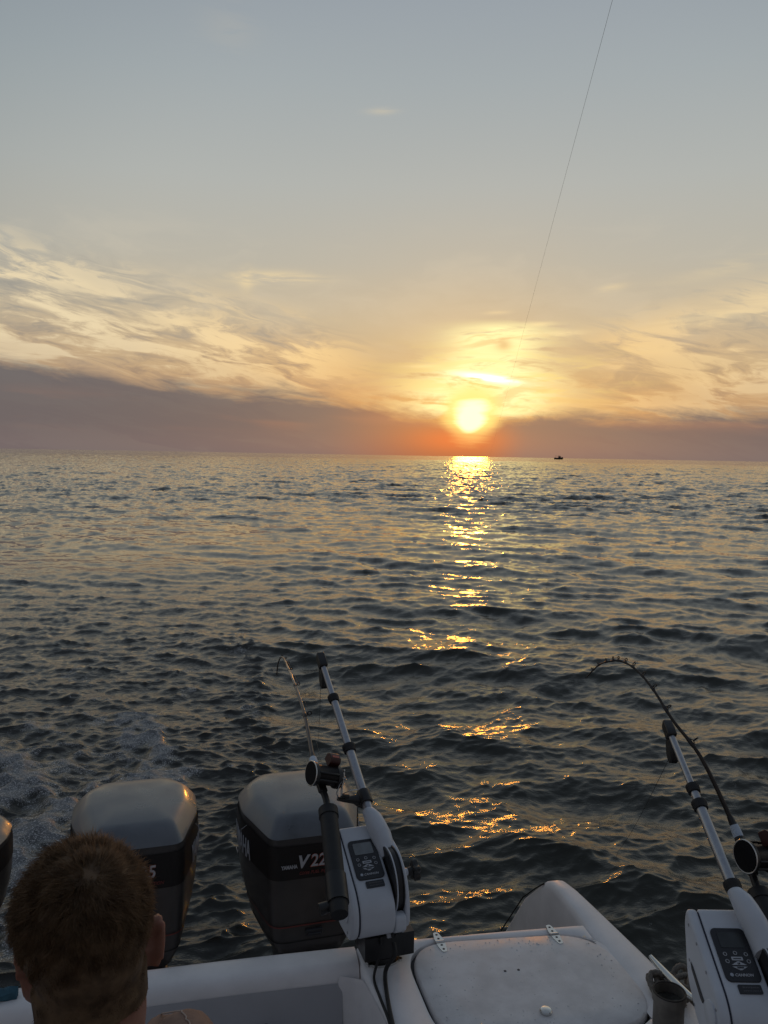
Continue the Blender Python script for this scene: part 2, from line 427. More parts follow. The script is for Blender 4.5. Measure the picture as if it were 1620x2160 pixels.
def build_sea():
    rr = [0.6]
    while rr[-1] < 520:
        q = rr[-1]
        rr.append(q + (0.08 if q < 3.4 else min(q * q * 1.9 / 4420, 0.26 + max(0, q - 26) * 0.0048)))
    rows = np.concatenate([rr, np.geomspace(rr[-1] * 1.006, 45000, 110)])
    dense = np.arange(-31.5, 31.5, 0.068)
    side = np.concatenate([np.arange(31.5, 60, 0.4), np.arange(60, 300, 2.0), np.arange(300, 328.5, 0.4)])
    az = np.radians(np.concatenate([dense, side]))
    nr, nc = len(rows), len(az)
    r = rows[:, None] * np.ones((1, nc)); a = az[None, :] * np.ones((nr, 1))
    X = r * np.sin(a); Y = r * np.cos(a)
    dr = np.gradient(rows)[:, None] * np.ones((1, nc))
    wd = R(78)
    tA = fft_tile(512, 97.0, 4.0, 30.0, 0.024, wd, 2.0, 1, 0.10)
    tM = fft_tile(512, 41.0, 1.1, 6.0, 0.0255, wd - 0.15, 6.0, 12, 0.05, 1.7, 1.15)
    tB = fft_tile(1024, 17.7, 0.26, 2.3, 0.0130, wd - 0.22, 8.0, 2, 0.05, 1.5, 1.25)
    tB2 = fft_tile(1024, 23.3, 0.28, 1.5, 0.0090, wd + 0.34, 8.0, 3, 0.05, 1.4, 1.25)
    tC = fft_tile(1024, 7.3, 0.05, 0.45, 0.0036, wd + 0.1, 3.0, 4, 0.14, 1.7, 1.25)
    tD = fft_tile(512, 4.1, 0.05, 0.8, 0.0085, 1.5, 3.0, 5, 0.16, 1.45, 1.25)
    u = cB * X + sB * Y; v = -sB * X + cB * Y
    # turbulent water behind the engines
    wob = 0.22 * np.sin(v * 0.9 + 1.0) + 0.16 * np.sin(v * 2.1) + 0.10 * np.sin(v * 4.7)
    wake = sstep(u, -3.0 - 0.12 * (v - 3), -2.2 - 0.12 * (v - 3) + wob) * (1 - sstep(u, 0.10 + 0.055 * (v - 6) + 0.6 * wob, 0.45 + 0.07 * (v - 6) + 0.6 * wob))
    wake *= sstep(v, 2.3, 3.2) * (1 - sstep(v, 13.0, 34.0))
    gs = sample((tA[0] / tA[0].std(), tA[1], tA[2], 173.0, 512), X, Y, 2.3)[0]; gs2 = sample((tB[0] / tB[0].std(), tB[1], tB[2], 61.0, 512), X, Y, 0.7)[0]
    gustf = np.clip(1.0 + 0.05 * gs + 0.06 * gs2, 0.75, 1.3) * (0.94 + 0.14 * sstep(X / (r + 1), -0.35, 0.35)) * (1 + 0.95 * sstep(r, 14, 60))
    h = np.zeros_like(X); ox = np.zeros_like(X); oy = np.zeros_like(X)
    for tile, rot, w, wk in ((tA, 0.35, 1 - sstep(r, 900, 4000), 0.8), (tM, 0.1, 1 - sstep(r, 500, 2500), 0.6), (tB, 0.0, 1 - sstep(r, 250, 1500), 0.55), (tB2, 0.06, 1 - sstep(r, 250, 1500), 0.5), (tC, 0.6, 1 - sstep(dr, 0.2, 1.0), 0.6)):
        H, dx, dy = sample(tile, X, Y, rot); q = w * (1 - wake * (1 - wk)) * (gustf if tile is not tA else 1.0)
        h += H * q; ox += dx * q; oy += dy * q
    gust = sample((tA[0] / tA[0].std(), tA[1], tA[2], 61.0, 512), X, Y, 2.0)[0]
    H, dx, dy = sample(tD, X * 0.72, Y, 0.12); q = wake * (0.85 + 0.3 * np.clip(gust, -1, 1))
    h += H * q; ox += dx * q; oy += dy * q
    # diverging wake crests on the right-hand side of the hull
    for k, (u0, ang_, amp, wid) in enumerate(((0.9, 0.42, 0.030, 0.30), (0.35, 0.36, 0.034, 0.26), (1.7, 0.46, 0.022, 0.34))):
        s = (u - u0) * math.cos(ang_) - (v - 3.0) * math.sin(ang_)
        tlen = (u - u0) * math.sin(ang_) + (v - 3.0) * math.cos(ang_)
        e = np.exp(-(s / wid) ** 2) * (1 - 1.2 * np.exp(-((s + 0.1) / (wid * 0.45)) ** 2) * 0.3)
        h += amp * e * sstep(tlen, 0.2, 1.5) * (1 - sstep(tlen, 6, 14))
    # churned white water close to the engines
    churn = sstep(v, 3.6, 5.0) * (1 - sstep(v, 6.3, 9.3)) * sstep(u, -2.7, -1.7) * (1 - sstep(u, -0.75, -0.05))
    H2, _, _ = sample(tD, X * 0.45, Y * 0.45, 1.9)
    foam = churn * (0.35 + 0.65 * sstep(H2 / 0.0085, -0.6, 1.4)) + 0.25 * churn * sstep(H / 0.0085, 0.2, 1.6)
    trail = wake * sstep(v, 3.5, 5.5) * (1 - sstep(v, 8, 16)) * 0.42 * sstep(H2 / 0.0085, 0.4, 1.8)
    # little breaking crests along the right-hand edge of the wake
    edge = np.exp(-((u - (0.18 + 0.05 * (v - 6) + 0.5 * wob)) / 0.16) ** 2) * sstep(v, 3.5, 4.5) * (1 - sstep(v, 9.5, 13))
    h += edge * (0.012 * np.clip(H / 0.0085, -0.5, 2.5) + 0.012)
    foam = np.clip(foam + trail, 0, 1)
    h += 0.028 * churn * np.clip(H2 / 0.0085, -1.5, 2.0)
    inb = (np.abs(u) < 1.3) & (v < 2.6)
    h = np.where(inb, h * 0.3, h)
    co = np.stack([X + ox, Y + oy, h], -1).reshape(-1, 3).astype(np.float32)
    idx = np.arange(nr * nc).reshape(nr, nc)
    A = idx[:-1, :]; B = np.roll(idx, -1, 1)[:-1, :]; C = np.roll(idx, -1, 1)[1:, :]; D = idx[1:, :]
    quads = np.stack([A, D, C, B], -1).reshape(-1).astype(np.int32)
    # centre cap under the boat
    nq = len(quads) // 4
    me = bpy.data.meshes.new('sea')
    me.vertices.add(nr * nc); me.vertices.foreach_set('co', co.ravel())
    me.loops.add(nq * 4); me.loops.foreach_set('vertex_index', quads)
    me.polygons.add(nq)
    me.polygons.foreach_set('loop_start', np.arange(0, nq * 4, 4, dtype=np.int32))
    me.polygons.foreach_set('loop_total', np.full(nq, 4, dtype=np.int32))
    me.polygons.foreach_set('use_smooth', np.ones(nq, dtype=bool))
    me.update(calc_edges=True); me.validate()
    for nm, arr in (('foam', foam), ('wake', wake)):
        at = me.attributes.new(nm, 'FLOAT', 'POINT'); at.data.foreach_set('value', arr.ravel().astype(np.float32))
    m = bpy.data.materials.new('sea_water'); m.use_nodes = True
    t = m.node_tree; b = t.nodes['Principled BSDF']; g = G(t)
    b.inputs['IOR'].default_value = 1.333
    geo = g.n('ShaderNodeNewGeometry'); pos = geo.outputs['Position']
    fo = g.n('ShaderNodeAttribute', attribute_name='foam').outputs['Fac']
    wk = g.n('ShaderNodeAttribute', attribute_name='wake').outputs['Fac']
    ln = g.n('ShaderNodeVectorMath', operation='LENGTH'); t.links.new(pos, ln.inputs[0])
    dist = ln.outputs['Value']
    st = g.n('ShaderNodeVectorMath', operation='MULTIPLY'); t.links.new(pos, st.inputs[0]); st.inputs[1].default_value = (0.75, 1.0, 1.0)
    na = g.noise(st.outputs[0], 9.0, 5.0, 0.6, 0.4).outputs['Fac']
    nb = g.noise(st.outputs[0], 1.3, 4.0, 0.6, 0.3).outputs['Fac']
    nfine = g.noise(st.outputs[0], 34.0, 4.0, 0.6, 0.3).outputs['Fac']
    hgt = g.mul(g.add(g.mul(na, g.add(0.008, g.mul(wk, 0.010))), g.mul(nfine, 0.0022)), g.step(dist, 5, 25, 1.0, 0.0))
    bp = g.n('ShaderNodeBump'); bp.inputs['Strength'].default_value = 1.0; bp.inputs['Distance'].default_value = 1.0
    t.links.new(hgt, bp.inputs['Height'])
    # far off, ripples smaller than the mesh: tilt the normal by an unfiltered noise vector
    def tilt(scale, sx):
        q = g.n('ShaderNodeVectorMath', operation='MULTIPLY'); t.links.new(pos, q.inputs[0]); q.inputs[1].default_value = (sx, 1.0, 0.0)
        c_ = g.noise(q.outputs[0], scale, 4.0, 0.65).outputs['Color']
        r_ = g.n('ShaderNodeVectorMath', operation='SUBTRACT'); t.links.new(c_, r_.inputs[0]); r_.inputs[1].default_value = (0.5, 0.5, 0.5)
        w_ = g.n('ShaderNodeVectorMath', operation='MULTIPLY'); t.links.new(r_.outputs[0], w_.inputs[0]); w_.inputs[1].default_value = (0.38, 1.0, 0.0)
        return w_.outputs[0]
    def scl(v_, k_):
        q = g.n('ShaderNodeVectorMath', operation='SCALE'); t.links.new(v_, q.inputs[0]); g.set(q.inputs['Scale'], k_); return q.outputs[0]
    def vadd(p_, q_):
        q = g.n('ShaderNodeVectorMath', operation='ADD'); t.links.new(p_, q.inputs[0]); t.links.new(q_, q.inputs[1]); return q.outputs[0]
    nrm = vadd(bp.outputs[0], scl(tilt(5.0, 0.7), g.step(dist, 8, 60, 0.0, 0.46)))
    nrm = vadd(nrm, scl(tilt(0.45, 0.45), g.step(dist, 60, 260, 0.0, 0.55)))
    nn = g.n('ShaderNodeVectorMath', operation='NORMALIZE'); t.links.new(nrm, nn.inputs[0])
    t.links.new(nn.outputs[0], b.inputs['Normal'])
    nf = g.noise(pos, 42.0, 6.0, 0.75).outputs['Fac']; nf2 = g.noise(pos, 7.0, 4.0, 0.6, 1.0).outputs['Fac']
    fm = g.mul(g.step(g.add(g.mul(fo, 0.62), g.sub(g.add(g.mul(nf, 1.0), g.mul(nf2, 0.8)), 0.90)), 0.18, 0.66), g.step(fo, 0.02, 0.25))
    speck = g.mul(g.step(g.noise(pos, 95.0, 5.0, 0.75, 0.6).outputs['Fac'], 0.53, 0.60), g.step(g.add(g.mul(fo, 0.7), g.mul(g.sub(nf2, 0.5), 1.2)), 0.16, 0.42))
    cw = g.mix(wk, (0.030, 0.031, 0.024, 1), (0.030, 0.030, 0.026, 1))
    fcol = g.mix(g.mul(fm, 0.5), cw, (0.30, 0.32, 0.345, 1))
    t.links.new(g.mix(g.mul(speck, 0.9), fcol, (0.72, 0.72, 0.72, 1)), b.inputs['Base Color'])
    rg = g.step(dist, 4, 300, 0.05, 0.09)
    t.links.new(g.add(rg, g.mul(fm, 0.5)), b.inputs['Roughness'])
    me.materials.append(m)
    o = bpy.data.objects.new('sea', me); col.objects.link(o)
    o['kind'] = 'structure'
    return o
build_sea()
#@@BOAT
# ------------------------------------------------------------------ materials
M_gel = mat('white_gelcoat', (0.78, 0.77, 0.78), 0.42, var=0.09, detail=8, vscale=5.0, rvar=0.10, bump=0.12, bscale=160, spec=0.4)
M_lid = mat('hatch_gelcoat', (0.75, 0.74, 0.74), 0.46, var=0.13, vscale=9.0, rvar=0.14, bump=0.3, bscale=420, spec=0.12, detail=8)
M_inner = mat('shaded_gelcoat', (0.42, 0.43, 0.46), 0.45, var=0.05, vscale=4.0, bump=0.05)  # white gelcoat darkened: shade of the inboard face is in the colour
M_sole = mat('cockpit_nonskid', (0.42, 0.42, 0.44), 0.6, var=0.1, vscale=12, bump=0.4, bscale=300)
M_groove = mat('hatch_gasket', (0.06, 0.06, 0.065), 0.7)
M_steel = mat('stainless_steel', (0.62, 0.62, 0.60), 0.22, 1.0, rvar=0.08, vscale=60)
M_dull = mat('dull_aluminium', (0.40, 0.41, 0.44), 0.36, 1.0, rvar=0.08, vscale=90, var=0.08)
M_black = mat('black_plastic', (0.016, 0.016, 0.017), 0.42, var=0.2, vscale=40, rvar=0.08)
M_rubber = mat('black_rubber', (0.014, 0.014, 0.015), 0.62, var=0.2, vscale=40)
M_white = mat('white_powder_coat', (0.60, 0.64, 0.70), 0.34, var=0.03, vscale=14, bump=0.08, bscale=500, rvar=0.06)
M_seam = mat('dark_blue_seam', (0.015, 0.018, 0.04), 0.5)
M_panel = mat('panel_overlay', (0.020, 0.021, 0.026), 0.32, rvar=0.08, vscale=30)
M_lcd = mat('lcd_glass', (0.20, 0.22, 0.23), 0.22, var=0.12, vscale=30)
M_lcd2 = mat('dark_lcd_glass', (0.035, 0.04, 0.042), 0.18, var=0.2, vscale=30)
M_print = mat('pale_print', (0.46, 0.48, 0.52), 0.5)
M_plate = mat('matt_side_plate', (0.012, 0.012, 0.013), 0.62, spec=0.12)
M_worn = mat('worn_print_grey', (0.10, 0.10, 0.11), 0.5)
M_red = mat('red_print', (0.19, 0.045, 0.04), 0.5)
M_scarlet = mat('red_outline_print', (0.40, 0.10, 0.07), 0.5)
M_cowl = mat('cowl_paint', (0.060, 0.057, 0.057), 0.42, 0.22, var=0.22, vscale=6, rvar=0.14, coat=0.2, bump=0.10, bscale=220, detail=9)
M_cowltop = mat('cowl_top_sky_sheen', (0.145, 0.155, 0.17), 0.36, 0.45, var=0.20, vscale=6, rvar=0.14, coat=0.2, bump=0.12, bscale=220, detail=9)  # paler than the cowl: reflected sky put into the base colour
M_band = mat('black_decal', (0.018, 0.016, 0.016), 0.45, spec=0.3)
M_leg = mat('engine_leg_paint', (0.03, 0.033, 0.04), 0.45)
M_tube = mat('weathered_tube', (0.15, 0.14, 0.125), 0.55, var=0.3, vscale=18, bump=0.15, bscale=120)
M_murk = mat('murky_water', (0.05, 0.05, 0.045), 0.12, var=0.4, vscale=30)
M_rope = mat('weathered_rope', (0.17, 0.155, 0.135), 0.85, var=0.3, vscale=120, bump=0.6, bscale=500)
M_cloth = mat('blue_cloth', (0.035, 0.10, 0.14), 0.85, var=0.3, vscale=30, bump=0.5, bscale=300)
M_line = mat('fishing_line', (0.05, 0.05, 0.055), 0.4)
M_blank = mat('rod_blank', (0.075, 0.045, 0.028), 0.30, var=0.25, vscale=30, coat=0.4)
M_blankd = mat('dark_rod_blank', (0.034, 0.026, 0.020), 0.42, var=0.3, vscale=40, spec=0.4)
M_ring = mat('guide_ring', (0.05, 0.045, 0.045), 0.35, 0.6)
M_label = mat('rod_label', (0.52, 0.60, 0.70), 0.4)
M_counter = mat('counter_shell', (0.05, 0.012, 0.010), 0.35)

def cap_v(u): return 2.424 - 0.028 * (u - 0.42) ** 2 - 0.018 * max(0.0, 0.1 - u) ** 2
SOLE = 0.45

# ------------------------------------------------------------------ the boat under us
boat = thing('motor_boat', 'white gelcoat stern of the motor boat with a hinged hatch lid', 'boat', (0, 0, 0), (0, 0, BOAT_YAW))
def build_boat():
    # transom: outer face, rounded cap, inner face
    b = MB(); rings = []
    for u in np.linspace(-1.22, 0.398, 28):
        v = cap_v(u)
        prof = [(v + 0.055, -0.25), (v + 0.012, 0.95), (v + 0.006, 1.028), (v - 0.004, 1.044), (v - 0.022, 1.05), (v - 0.075, 1.05), (v - 0.092, 1.047), (v - 0.106, 1.036),
                (v - 0.115, 1.018), (v - 0.121, 0.99), (v - 0.150, 0.60), (v - 0.155, SOLE - 0.02), (v - 0.14, SOLE - 0.1)]
        rings.append([(u, a, z) for a, z in prof])
    b.loft(rings, False, False, closed=False).build('transom', M_gel, boat, smooth=60)
    # added panel on the inboard face: shade put into its darker gelcoat colour
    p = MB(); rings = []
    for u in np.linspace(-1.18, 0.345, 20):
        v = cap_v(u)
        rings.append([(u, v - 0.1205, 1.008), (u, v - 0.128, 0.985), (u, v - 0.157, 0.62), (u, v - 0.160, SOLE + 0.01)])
    p.loft(rings, False, False, closed=False).build('shade_panel', M_inner, boat, smooth=60)
    # deck of the stern box with the hatch opening
    outer = [(0.395, 2.424), (0.60, cap_v(0.6)), (0.9, cap_v(0.9)), (1.172, cap_v(1.17)), (1.172, 1.9), (1.172, 1.60), (0.47, 1.60), (0.452, 1.9), (0.43, 2.10), (0.405, 2.24)]
    hole = hatch_outline(0.010)
    n = 120
    def resample(poly, n):
        P = [Vector(q) for q in poly]; L = [0]
        for i in range(len(P)): L.append(L[-1] + (P[(i + 1) % len(P)] - P[i]).length)
        out = []
        for k in range(n):
            s = L[-1] * k / n; i = max(j for j in range(len(P)) if L[j] <= s)
            t = (s - L[i]) / max(1e-9, L[i + 1] - L[i]); out.append(P[i].lerp(P[(i + 1) % len(P)], t))
        return out
    c = Vector((0.87, 2.16))
    def byang(poly):
        pts = resample(poly, 600); res = []
        for k in range(n):
            a = 2 * math.pi * k / n
            best = min(pts, key=lambda q: abs(math.remainder(math.atan2(q.y - c.y, q.x - c.x) - a, 2 * math.pi)))
            res.append(best)
        return res
    O, Hh = byang(outer), byang(hole)
    rings = [[(q.x + (q.x - c.x) * 0.0, q.y, 1.0) for q in O], [(c.x + (q.x - c.x) * 0.999, c.y + (q.y - c.y) * 0.999, 1.036) for q in O],
             [(c.x + (q.x - c.x) * 0.985, c.y + (q.y - c.y) * 0.985, 1.048) for q in O], [(c.x + (q.x - c.x) * 0.965, c.y + (q.y - c.y) * 0.965, 1.051) for q in O],
             [(q.x + (q.x - c.x) * 0.012, q.y + (q.y - c.y) * 0.012, 1.051) for q in Hh], [(q.x, q.y, 1.048) for q in Hh], [(q.x, q.y, 1.030) for q in Hh]]
    d = MB(); d.loft(rings, False, False); d.build('stern_box_deck', M_gel, boat, smooth=50)
    g_ = MB(); g_.loft([[(q.x + (q.x - c.x) * 0.02, q.y + (q.y - c.y) * 0.02, 1.031) for q in Hh], [(c.x + (q.x - c.x) * 0.9, c.y + (q.y - c.y) * 0.9, 1.0305) for q in Hh]], False, False)
    g_.build('gasket', M_groove, boat)
    # box sides: front face and the inboard corner wall
    w = MB()
    wall = [(1.17, 1.60), (0.47, 1.60), (0.452, 1.9), (0.43, 2.10), (0.405, 2.24), (0.398, 2.262), (0.37, 2.29), (0.335, 2.306)]
    rings = []
    for (a, bb) in wall: rings.append([(a, bb, 1.04 if a > 0.39 else 1.03), (a - 0.004, bb - 0.004, 1.0), (a - 0.012, bb - 0.012, 0.6), (a - 0.015, bb - 0.014, SOLE - 0.02)])
    w.loft(rings, False, False, closed=False).build('box_wall', M_gel, boat, smooth=60)
    # sole
    f = MB(); f.box((0, 0.42, SOLE - 0.02), (2.5, 3.86, 0.04)); f.build('cockpit_sole', M_sole, boat, smooth=0)
    # hull sides with gunwale; the right one runs on past the transom and slopes down
    def side(sg, name, vmax):
        b = MB(); rings = []
        vs = [-2.6, -1.5, -0.5, 0.5, 1.2, 1.6, 1.9, 2.2, 2.5, 2.62, 2.69, 2.72, 2.745, 2.78, 2.84, 2.92, 3.02, 3.12]
        for v in vs:
            uo = np.interp(v, [-2.6, -1.5, 1.0, 1.6, 1.9, 2.2, 2.5, 2.72, 3.12], [1.36, 1.38, 1.37, 1.345, 1.325, 1.30, 1.262, 1.232, 1.20])
            ui = np.interp(v, [-2.6, 1.2, 1.6, 1.9, 2.4, 3.12], [1.15, 1.15, 1.166, 1.171, 1.172, 1.158])
            zt = np.interp(v, [-2.6, 2.6, 2.66, 2.70, 2.745, 2.92, 3.12], [1.052, 1.052, 1.050, 1.042, 1.015, 0.86, 0.60])
            zb = SOLE - 0.02 if v < 2.3 else 0.30
            m_ = (uo + ui) / 2
            rr_ = min(0.018, (uo - ui) * 0.3)
            prof = [(ui - 0.03, zb), (ui - 0.008, zt - 0.10), (ui, zt - 0.03), (ui + rr_ * 0.3, zt - 0.008), (ui + rr_, zt), (uo - rr_, zt), (uo - rr_ * 0.3, zt - 0.008), (uo, zt - 0.03), (uo - 0.006, zt - 0.09),
                    (uo - 0.05 - 0.02, min(0.55, zt - 0.12)), (uo - 0.20, -0.35)]
            rings.append([(sg * a, v, z) for a, z in prof])
        b.loft(rings, False, True, closed=False).build(name, M_gel, boat, smooth=50)
    side(1, 'gunwale', 3.12); side(-1, 'gunwale', 3.12)
    # dark edge trim on the aft edge of the right-hand side
    e = MB(); e.tube([(1.168, 2.742, 1.010), (1.163, 2.80, 0.962), (1.157, 2.92, 0.858), (1.143, 3.12, 0.600)], 0.0028, 8)
    e.build('edge_trim', M_rubber, boat)
    # bracket carrying the engines
    k = MB(); k.box((-0.03, 2.66, 0.36), (1.15, 0.42, 0.46)); k.build('engine_bracket', M_gel, boat, bevel=0.03)
    bt = MB(); bt.box((0, 0.2, 0.1), (2.2, 4.4, 0.4)); bt.build('hull_bottom', M_gel, boat, smooth=0)
    # inferred cabin bulkhead and roof, added out of view to block sky light
    cb = MB(); cb.box((0, -0.95, 1.55), (2.5, 0.06, 2.3)); cb.build('unseen_bulkhead', M_sole, boat, smooth=0, bevel=0.01)
    ht = MB(); ht.box((0, -1.25, 2.98), (2.5, 1.9, 0.07)); ht.build('unseen_hardtop', M_gel, boat, smooth=0, bevel=0.02)
    # dark peg on the inner face
    q = MB(); q.cyl((0.115, 2.262, 0.925), (0.115, 2.225, 0.93), 0.012, 0.010, 12); q.cyl((0.115, 2.226, 0.93), (0.115, 2.220, 0.93), 0.016, 0.016, 12)
    q.build('peg', M_rubber, boat)

def hatch_outline(grow):
    base = [(0.552 - grow, 2.392 + grow), (1.185 + grow, 2.352 + grow), (1.200 + grow, 1.93 - grow), (0.572 - grow, 1.935 - grow)]
    return round_poly(base, 0.16, 8)

def build_hatch():
    b = MB(); H = hatch_outline(0.0); c = (0.87, 2.155)
    def sc(k): return [((x - c[0]) * k + c[0], (y - c[1]) * k + c[1]) for x, y in H]
    rings = [[(x, y, 1.033) for x, y in sc(1.0)], [(x, y, 1.046) for x, y in sc(1.0)], [(x, y, 1.0525) for x, y in sc(0.993)], [(x, y, 1.0555) for x, y in sc(0.978)], [(x, y, 1.0575) for x, y in sc(0.7)], [(x, y, 1.058) for x, y in sc(0.1)]]
    lid = b.loft(rings).build('hatch_lid', M_lid, boat, smooth=60)
    hz = 1.0565
    for (u, v, a) in ((0.668, 2.378, 0.05), (1.046, 2.358, 0.03)):
        M = Matrix.Translation((u, v, hz)) @ Matrix.Rotation(a, 4, 'Z')
        m = MB()
        for sg in (1, -1):
            poly = [(-0.014, 0.003), (0.014, 0.003), (0.013, 0.022), (0.0085, 0.048), (0.004, 0.052), (-0.004, 0.052), (-0.0085, 0.048), (-0.013, 0.022)]
            top = [(x, sg * y) for x, y in poly]
            m.prism(top, -0.003, 0.0022, lambda x, y, h: tuple(M @ Vector((x, y, h))))
        m.cyl(M @ Vector((-0.014, 0, 0.002)), M @ Vector((0.014, 0, 0.002)), 0.0045, n=10)
        h = m.build('hinge', M_steel, lid, smooth=40)
        s = MB()
        for y in (-0.038, -0.017, 0.017, 0.038):
            s.disc(M @ Vector((0, y, 0.0022)), (0, 0, 1), [(0, 0.0042), (0.0006, 0.0040), (0.0007, 0.001)], 10)
        # screws read as one dark row on each hinge: joined on the hinge's own mesh level
        h2 = s.mesh('screw'); h2.materials.append(M_groove)
        bm = bmesh.new(); bm.from_mesh(h.data); k0 = len(bm.faces); bm.from_mesh(h2); bm.faces.ensure_lookup_table()
        for f in bm.faces[k0:]: f.material_index = 1
        bm.to_mesh(h.data); bm.free(); h.data.materials.append(M_groove)
    k = MB(); k.disc((0.876, 2.014, 1.0575), (0, 0, 1), [(0, 0.017), (0.006, 0.0175), (0.009, 0.015), (0.0105, 0.009), (0.011, 0.001)], 20)
    k.build('pull_knob', M_steel, lid)
    for x in (0.824, 0.866):
        q = MB(); q.disc((x, 2.205 - (x - 0.824) * 0.03, 1.0575), (0, 0, 1), [(0, 0.0045), (0.0015, 0.004), (0.002, 0.001)], 10); q.build('screw_head', M_groove, lid)
    # beads of spray on the lid, their glint painted as whitish colour
    d = MB(); r = random.Random(4)
    for i in range(420):
        x = r.uniform(0.58, 1.17); y = r.uniform(1.96, 2.36); s = r.choice([0.0010, 0.0013, 0.0018, 0.0026]) * r.uniform(0.7, 1.3)
        d.disc((x, y, 1.0568), (0, 0, 1), [(0, s), (s * 0.35, s * 0.85), (s * 0.5, s * 0.3)], 7)
    w = bpy.data.materials.new('glint_bead'); w.use_nodes = True
    pb = w.node_tree.nodes['Principled BSDF']; pb.inputs['Base Color'].default_value = (0.62, 0.62, 0.63, 1); pb.inputs['Roughness'].default_value = 0.06
    o = d.build('water_beads', w, lid); o['kind'] = 'stuff'

def build_cleat():
    cl = MB()
    A = Vector((1.255, 2.128, 1.098)); B = Vector((1.276, 1.925, 1.100))
    pts = []; rad = []
    for i in range(15):
        t = i / 14; p = A.lerp(B, t); p.z += 0.010 * (2 * t - 1) ** 2 * 1.0
        pts.append(p); rad.append(0.0045 + 0.0085 * math.sin(math.pi * min(max(t, 0.02), 0.98)) ** 0.6)
    cl.tube(pts, rad, 14)
    for t in (0.36, 0.64):
        p = A.lerp(B, t); cl.cyl((p.x, p.y, 1.049), (p.x, p.y, 1.096), 0.013, 0.010, 12)
    cl.box((1.2655, 2.027, 1.0555), (0.036, 0.11, 0.006))
    cl.build('cleat', M_steel, boat, smooth=50)
build_boat(); build_hatch(); build_cleat()

# ------------------------------------------------------------------ things lying on the boat
def in_boat(name, label, cat, u, v, z, rz=0.0, group=None):
    return thing(name, label, cat, W(u, v, z), (0, 0, BOAT_YAW + rz), group)

def build_rope():
    r = in_boat('rope', 'weathered braided mooring rope wound round the steel cleat', 'rope', 1.265, 2.03, 1.05)
    b = MB()
    def strand(pts, rad=0.0085):
        P = []; n = 10
        V = [Vector(p) for p in pts]
        for i in range(len(V) - 1):
            p0, p1, p2, p3 = V[max(i - 1, 0)], V[i], V[i + 1], V[min(i + 2, len(V) - 1)]
            for k in range(n):
                t = k / n
                P.append(0.5 * ((2 * p1) + (p2 - p0) * t + (2 * p0 - 5 * p1 + 4 * p2 - p3) * t * t + (3 * p1 - p0 - 3 * p2 + p3) * t ** 3))
        P.append(V[-1]); b.tube(P, [rad * (1 + 0.10 * math.sin(i * 1.9)) for i in range(len(P))], 8)
    strand([(-0.045, 0.02, 0.012), (-0.042, 0.05, 0.03), (-0.01, 0.045, 0.028), (0.03, -0.02, 0.022), (0.015, -0.06, 0.03), (-0.028, -0.04, 0.024), (-0.03, 0.02, 0.028), (0.0, 0.06, 0.03), (0.03, 0.03, 0.03), (0.055, 0.03, 0.034), (0.085, 0.045, 0.012), (0.092, 0.04, -0.10), (0.086, 0.03, -0.28)])
    strand([(-0.03, -0.03, 0.012), (-0.052, 0.0, 0.020), (-0.04, 0.04, 0.045), (0.0, 0.02, 0.047), (0.035, -0.03, 0.038), (0.062, 0.0, 0.045), (0.088, 0.02, 0.026), (0.102, 0.01, -0.06), (0.10, 0.0, -0.24)])
    strand([(0.03, 0.05, 0.012), (0.06, 0.066, 0.036), (0.09, 0.07, 0.022), (0.10, 0.068, -0.08), (0.098, 0.06, -0.26)])
    b.build('rope_coils', M_rope, r, smooth=60)
build_rope()

def build_tube():
    t = in_boat('tube_holder', 'grey-brown open-topped tube standing at the corner of the hatch deck', 'tube holder', 1.181, 1.90, 1.052)
    b = MB(); n = 32
    b.disc((0, 0, 0), (0, 0, 1), [(0.0, 0.0405), (0.085, 0.0405), (0.086, 0.0445), (0.104, 0.0450), (0.110, 0.0440), (0.1115, 0.0415), (0.109, 0.0385), (0.085, 0.0375), (0.060, 0.0370)], n)
    b.build('tube_shell', M_tube, t, smooth=40)
    m = MB(); m.disc((0, 0, 0.082), (0, 0, 1), [(0, 0.0374), (0.002, 0.0374), (0.0025, 0.001)], n); m.box((0.004, -0.012, 0.087), (0.024, 0.0025, 0.005), (0, 0, 0.25)); m.build('murky_fill', M_murk, t)
    r = MB(); r.ring((0, 0, 0.1095), (0, 0, 1), 0.0415, 0.003, 32, 6); r.build('lip_ring', M_rubber, t)
build_tube()

def build_cloth():
    c = in_boat('cloth', 'crumpled blue cloth lying on the far left of the transom', 'cloth', -0.66, 2.335, 1.05)
    b = MB(); r = np.random.default_rng(3); n = 16; rings = []
    for i in range(n):
        t = i / (n - 1); w = 0.030 * math.sin(math.pi * min(max(t, 0.06), 0.94)) ** 0.5
        rings.append([(-0.08 + 0.16 * t, w * math.cos(2 * math.pi * j / 14) * (1 + 0.25 * math.sin(5 * t + j)), 0.012 + 0.014 * math.sin(2 * math.pi * j / 14) * (1 + 0.4 * math.sin(9 * t + 2 * j)) if True else 0) for j in range(14)])
    b.loft(rings).build('cloth_folds', M_cloth, c, smooth=60)
build_cloth()
#@@MOTORS
# ------------------------------------------------------------------ outboard engines
def cowl_ring(z, wf, wm, wb, yf, y1, y2, yb, r=0.045):
    p = [(wf, yf), (wm, y1), (wm, y2), (wb, yb), (-wb, yb), (-wm, y2), (-wm, y1), (-wf, yf)]
    return [(x, y, z) for x, y in round_poly(p, r, 4)]

